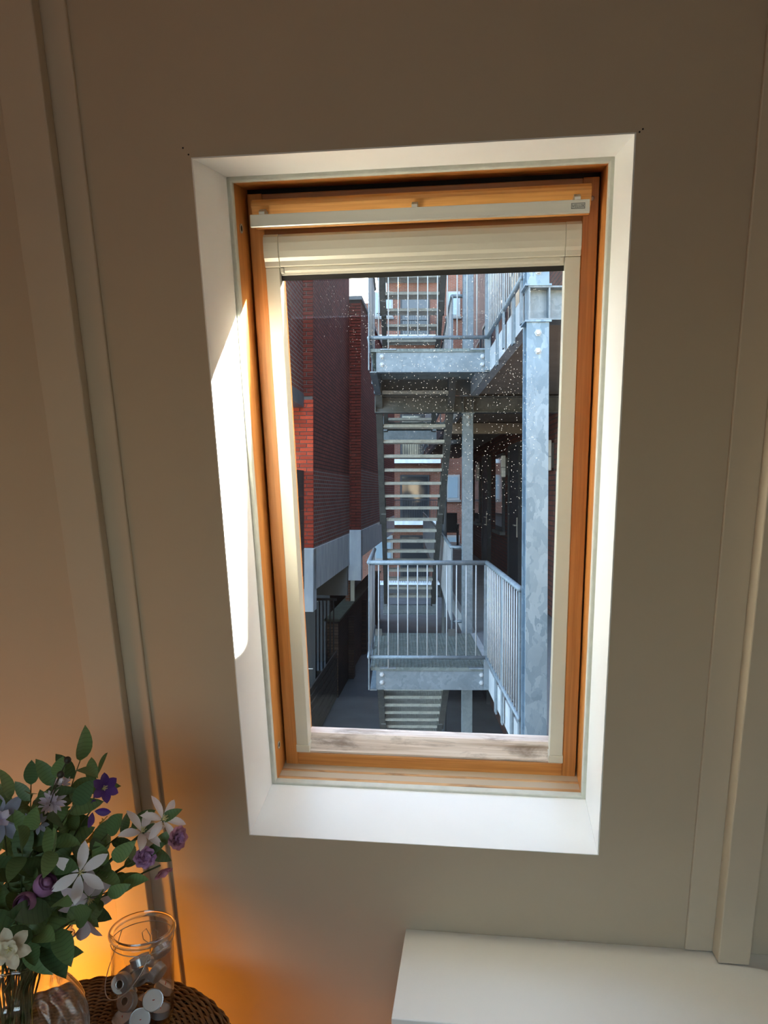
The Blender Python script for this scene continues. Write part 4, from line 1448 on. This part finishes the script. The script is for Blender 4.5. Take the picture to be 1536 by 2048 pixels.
# ---- chair on the walkway end
ch = thing('garden_chair', GAL @ Tr(1.50, 21.6, DZ), 'dark garden chair at the far end of the gallery walkway', 'chair')
for (cx_, cy_) in ((1.28, 21.4), (1.72, 21.4), (1.28, 21.85), (1.72, 21.85)):
    gpart(MB().tube([(cx_, cy_, DZ), (cx_, cy_, DZ + .62)], 0.018, 8), 'leg', 'frame_dark', ch)
gpart(MB().box(1.26, 1.74, 21.38, 21.87, DZ + .40, DZ + .43), 'seat', 'frame_dark', ch)
gpart(MB().prism([(21.86, DZ + .43), (21.89, DZ + .43), (22.02, DZ + .95), (21.99, DZ + .95)], 1.27, 1.73, 'x'), 'backrest', 'frame_dark', ch)
for cx_ in (1.28, 1.72):
    gpart(MB().box(cx_ - .025, cx_ + .025, 21.38, 21.9, DZ + .62, DZ + .645), 'armrest', 'frame_dark', ch)


# ---- brick houses on the left
def lpart(mb, name, mat, parent, **k):
    return build(mb, name, M[mat], parent, LEFT, **k)


brick_meshes = {}


def brick_mesh(L, mat):
    k = (round(L, 3), mat)
    if k not in brick_meshes:
        c = 0.003
        mb = MB()
        h = 0.0525
        mb.add([(0, 0, 0), (L, 0, 0), (L, 0, h), (0, 0, h), (c, -.010, c), (L - c, -.010, c), (L - c, -.010, h - c), (c, -.010, h - c), (0, .03, 0), (L, .03, 0), (L, .03, h), (0, .03, h)],
               [(4, 5, 6, 7), (0, 1, 5, 4), (1, 2, 6, 5), (2, 3, 7, 6), (3, 0, 4, 7), (0, 8, 9, 1), (1, 9, 10, 2), (2, 10, 11, 3), (3, 11, 8, 0)])
        brick_meshes[k] = mb.mesh('brick', M[mat])
    return brick_meshes[k]


def brick_face(parent, xr, xl, y, z0, z1, mat, maxn=300):
    """courses of bricks laid from the right corner xr to xl on a face towards -y"""
    n = 0
    z = z0
    row = 0
    while z < z1 - .03:
        x = xr
        L = 0.21 if row % 2 == 0 else 0.10
        while x > xl + .03 and n < maxn:
            l_ = min(L, x - xl)
            inst(brick_mesh(l_, mat), 'brick', parent, LEFT @ Tr(x - l_, y + random.uniform(-.002, .002), z))
            x -= l_ + .010
            L = 0.21
            n += 1
        z += 0.0625
        row += 1


X1 = -2.083
h1 = thing('brick_house', LEFT @ Tr(-4, 13.7, 0.06), 'tall brick house on a concrete band beside the stairs', 'building')
lpart(MB().box(-6, X1 - .012, 11.578, 15.9, 0.73, 8.5), 'core', 'mortar', h1)
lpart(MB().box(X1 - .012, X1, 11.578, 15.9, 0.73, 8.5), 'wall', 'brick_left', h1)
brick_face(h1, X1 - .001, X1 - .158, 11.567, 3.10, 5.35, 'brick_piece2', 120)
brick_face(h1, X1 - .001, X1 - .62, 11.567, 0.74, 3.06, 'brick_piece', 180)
lpart(MB().box(-6, X1 + .004, 11.56, 15.9, 0.06, 0.73), 'concrete_band', 'concrete', h1, bevel=0.006)
lpart(MB().box(X1 - .26, X1 + .004, 11.50, 11.80, -0.26, 0.72), 'concrete_pier', 'concrete', h1, bevel=0.006)
lpart(MB().box(-4.2, X1 - .03, 15.70, 15.88, -0.58, 0.06), 'concrete_beam', 'concrete_pale', h1)
h0 = thing('brick_house', LEFT @ Tr(-4, 9.5, 2.95), 'overhanging brick upper storey with a grey flashing below', 'building')
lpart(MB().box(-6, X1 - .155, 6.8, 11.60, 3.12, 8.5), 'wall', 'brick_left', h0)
lpart(MB().box(-6, X1 - .145, 6.8, 11.61, 2.93, 3.13), 'flashing', 'flash', h0)
X2 = -1.839
h2 = thing('brick_house', LEFT @ Tr(-4, 20, 0.2), 'lower brick house with a pale coping behind the tall one', 'building')
lpart(MB().box(-6, X2 - .012, 15.912, 26, 0.80, 5.68), 'core', 'mortar_dark', h2)
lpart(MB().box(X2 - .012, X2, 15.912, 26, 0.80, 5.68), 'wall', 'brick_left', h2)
brick_face(h2, X2 - .001, X2 - .27, 15.905, 0.81, 5.62, 'brick_piece2', 180)
lpart(MB().box(-6, X2 + .03, 15.87, 26.1, 5.68, 5.76), 'coping', 'coping', h2)
lpart(MB().box(-6, X2 + .004, 15.89, 26, 0.22, 0.80), 'concrete_band', 'concrete', h2, bevel=0.006)
lpart(MB().box(X2 - .27, X2 + .004, 15.86, 16.16, -0.28, 0.79), 'concrete_pier', 'concrete', h2, bevel=0.006)
lpart(MB().box(-2.50, -2.40, 18.3, 18.5, -1.085, 0.23), 'brick_pillar', 'brick_far', h2)
lpart(MB().box(-2.38, -2.28, 18.3, 18.4, -1.085, 0.23), 'cream_post', 'cream', h2)
lpart(MB().box(-4.2, -3.0, 19, 26, GZ, 0.22), 'ground_floor_wall', 'screen', h2)
lpart(MB().box(-6, -3.2, 11.8, 15.9, GZ, 0.06), 'ground_floor_wall', 'screen', h1)
# grey screen on the terrace
sc_ = thing('privacy_screen', LEFT @ Tr(-2.3, 10.3, 0.05), 'dark grey boarded screen beside the tall brick house', 'screen')
for i in range(9):
    lpart(MB().box(X1 - .30, X1 - .135, 9.0, 11.49, 0.10 + i * .205, 0.10 + i * .205 + .20), 'board', 'screen', sc_, bevel=0.003)
lpart(MB().box(X1 - .32, X1 - .14, 8.9, 11.49, -0.26, 0.09), 'plinth', 'concrete', sc_)
# dark door below the pier
dd_ = thing('yard_door', LEFT @ Tr(-2.7, 13.2, GZ), 'dark slate-grey door below the concrete pier', 'door')
lpart(MB().box(-3.15, -2.348, 13.20, 13.26, GZ, -0.20), 'leaf', 'door_dark', dd_)
lpart(MB().tube([(-2.50, 13.17, -1.55), (-2.39, 13.17, -1.55)], 0.012, 8).tube([(-2.40, 13.17, -1.55), (-2.40, 13.21, -1.55)], 0.012, 8), 'handle', 'alu', dd_)
# barred gate
gt_ = thing('barred_gate', LEFT @ Tr(-2.9, 15.8, GZ), 'dark barred gate under the concrete beam of the tall house', 'gate')
for i in range(11):
    x = -3.15 + i * .075
    lpart(MB().box(x, x + .022, 15.60, 15.63, GZ, -0.66), 'bar', 'frame_dark', gt_)
lpart(MB().box(-3.2, -2.32, 15.595, 15.635, -0.68, -0.63).box(-3.2, -2.32, 15.595, 15.635, -2.5, -2.45), 'gate_rail', 'frame_dark', gt_)
# garden wall
gw = thing('garden_wall', LEFT @ Tr(-2.43, 20, GZ), 'old dark brick garden wall with a mossy coping', 'wall')
lpart(MB().box(-2.565, -2.305, 15.672, 25.5, GZ, -1.13), 'core', 'mortar_dark', gw)
lpart(MB().box(-2.305, -2.295, 15.672, 25.5, GZ, -1.13), 'side_face', 'wall_old', gw)
brick_face(gw, -2.300, -2.57, 15.666, GZ + .02, -1.14, 'brick_old', 100)
lpart(MB().box(-2.60, -2.26, 15.64, 25.5, -1.13, -1.08), 'coping', 'moss', gw, bevel=0.01)
for y in (17.3, 20.0, 22.6):
    lpart(MB().box(-2.30, -2.17, y, y + .26, GZ, -1.30), 'pilaster', 'wall_old', gw)
# slatted fence
fe = thing('slatted_fence', LEFT @ Tr(-2.34, 12.8, GZ), 'weathered fence of horizontal slats running on from the garden wall', 'fence')
for i in range(7):
    z = -1.72 - i * .145
    lpart(MB().box(-2.33, -2.305, 9.5, 15.55, z - .115, z), 'slat', 'fence', fe)
for y in (10.4, 12.0, 13.6, 15.2):
    lpart(MB().box(-2.40, -2.33, y, y + .07, GZ, -1.70), 'post', 'fence', fe)

# ---- far buildings
fb = thing('far_building', GAL @ Tr(2, 36, GZ), 'red brick block of flats far behind the stairs', 'building')
gpart(MB().box(-0.55, 20, 36, 44, GZ, 15.5), 'wall', 'brick_far', fb)
gpart(MB().box(-9, -0.55, 36.3, 44, GZ, 10.7), 'low_wing', 'brick_far', fb)
gpart(MB().box(3.6, 9, 20.05, 36, GZ, 11.4), 'shade_wing', 'brick_gallery', fb)  # hidden block added to keep the sun off the far yard
for lev in range(-1, 5):
    zf = 0.3 + 2.9 * lev
    for (x0, x1, mt) in ((-1.15, -0.25, 'fglass_pale'), (0.1, 1.5, 'fglass'), (2.3, 2.95, 'fglass_pale'), (3.6, 4.8, 'fglass')):
        tall = mt == 'fglass'
        z0 = zf if tall else zf + .95
        z1 = zf + 2.15
        w_ = gpart(MB().box(x0, x1, 35.95, 36.02, z0, z1), 'window', 'frame_pale' if not tall else 'frame_dark', fb)
        gpart(MB().box(x0 + .09, x1 - .09, 35.93, 35.96, z0 + .09, z1 - .09), 'pane', mt, w_)
        gpart(MB().box(x0 - .06, x1 + .06, 35.86, 36.0, z0 - .10, z0), 'sill', 'concrete_pale' if not tall else 'frame_dark', w_)
    gpart(MB().box(-1.0, 2.0, 35.2, 36, zf - .22, zf - .04), 'balcony', 'concrete', fb)
    rl = gpart(MB().tube([(-1.0, 35.22, zf + .95), (2.0, 35.22, zf + .95)], 0.025, 6), 'balcony_rail', 'frame_dark', fb)
    bmb = MB()
    x = -1.0
    while x < 2.0:
        bmb.box(x, x + .015, 35.21, 35.225, zf - .04, zf + .95)
        x += .11
    gpart(bmb, 'bars', 'frame_dark', rl, kind='stuff')
cb_ = thing('cream_building', Tr(-3.0, 52, GZ), 'bright cream building showing above the lower brick house', 'building')
CMX = Matrix.Translation((-1.55, 50, 0)) @ Matrix.Rotation(math.radians(52), 4, 'Z')
build(MB().box(-9, 2.0, 0, 6, GZ, 26), 'wall', M['cream'], cb_, CMX)
build(MB().box(-9, 2.06, -.06, 6, 14.9, 15.05), 'cornice', M['frame_pale'], cb_, CMX)

# ---- unseen wall added to trim the sun patch on the window lining
nb = MB().box(2.15, 2.40, 1.9, 3.1, GZ, 2.29)
tag(build(nb, 'sun_trim_wall', M['brick_gallery'], None, I4), 'added unseen brick wall that trims the sun patch on the lining', 'wall')
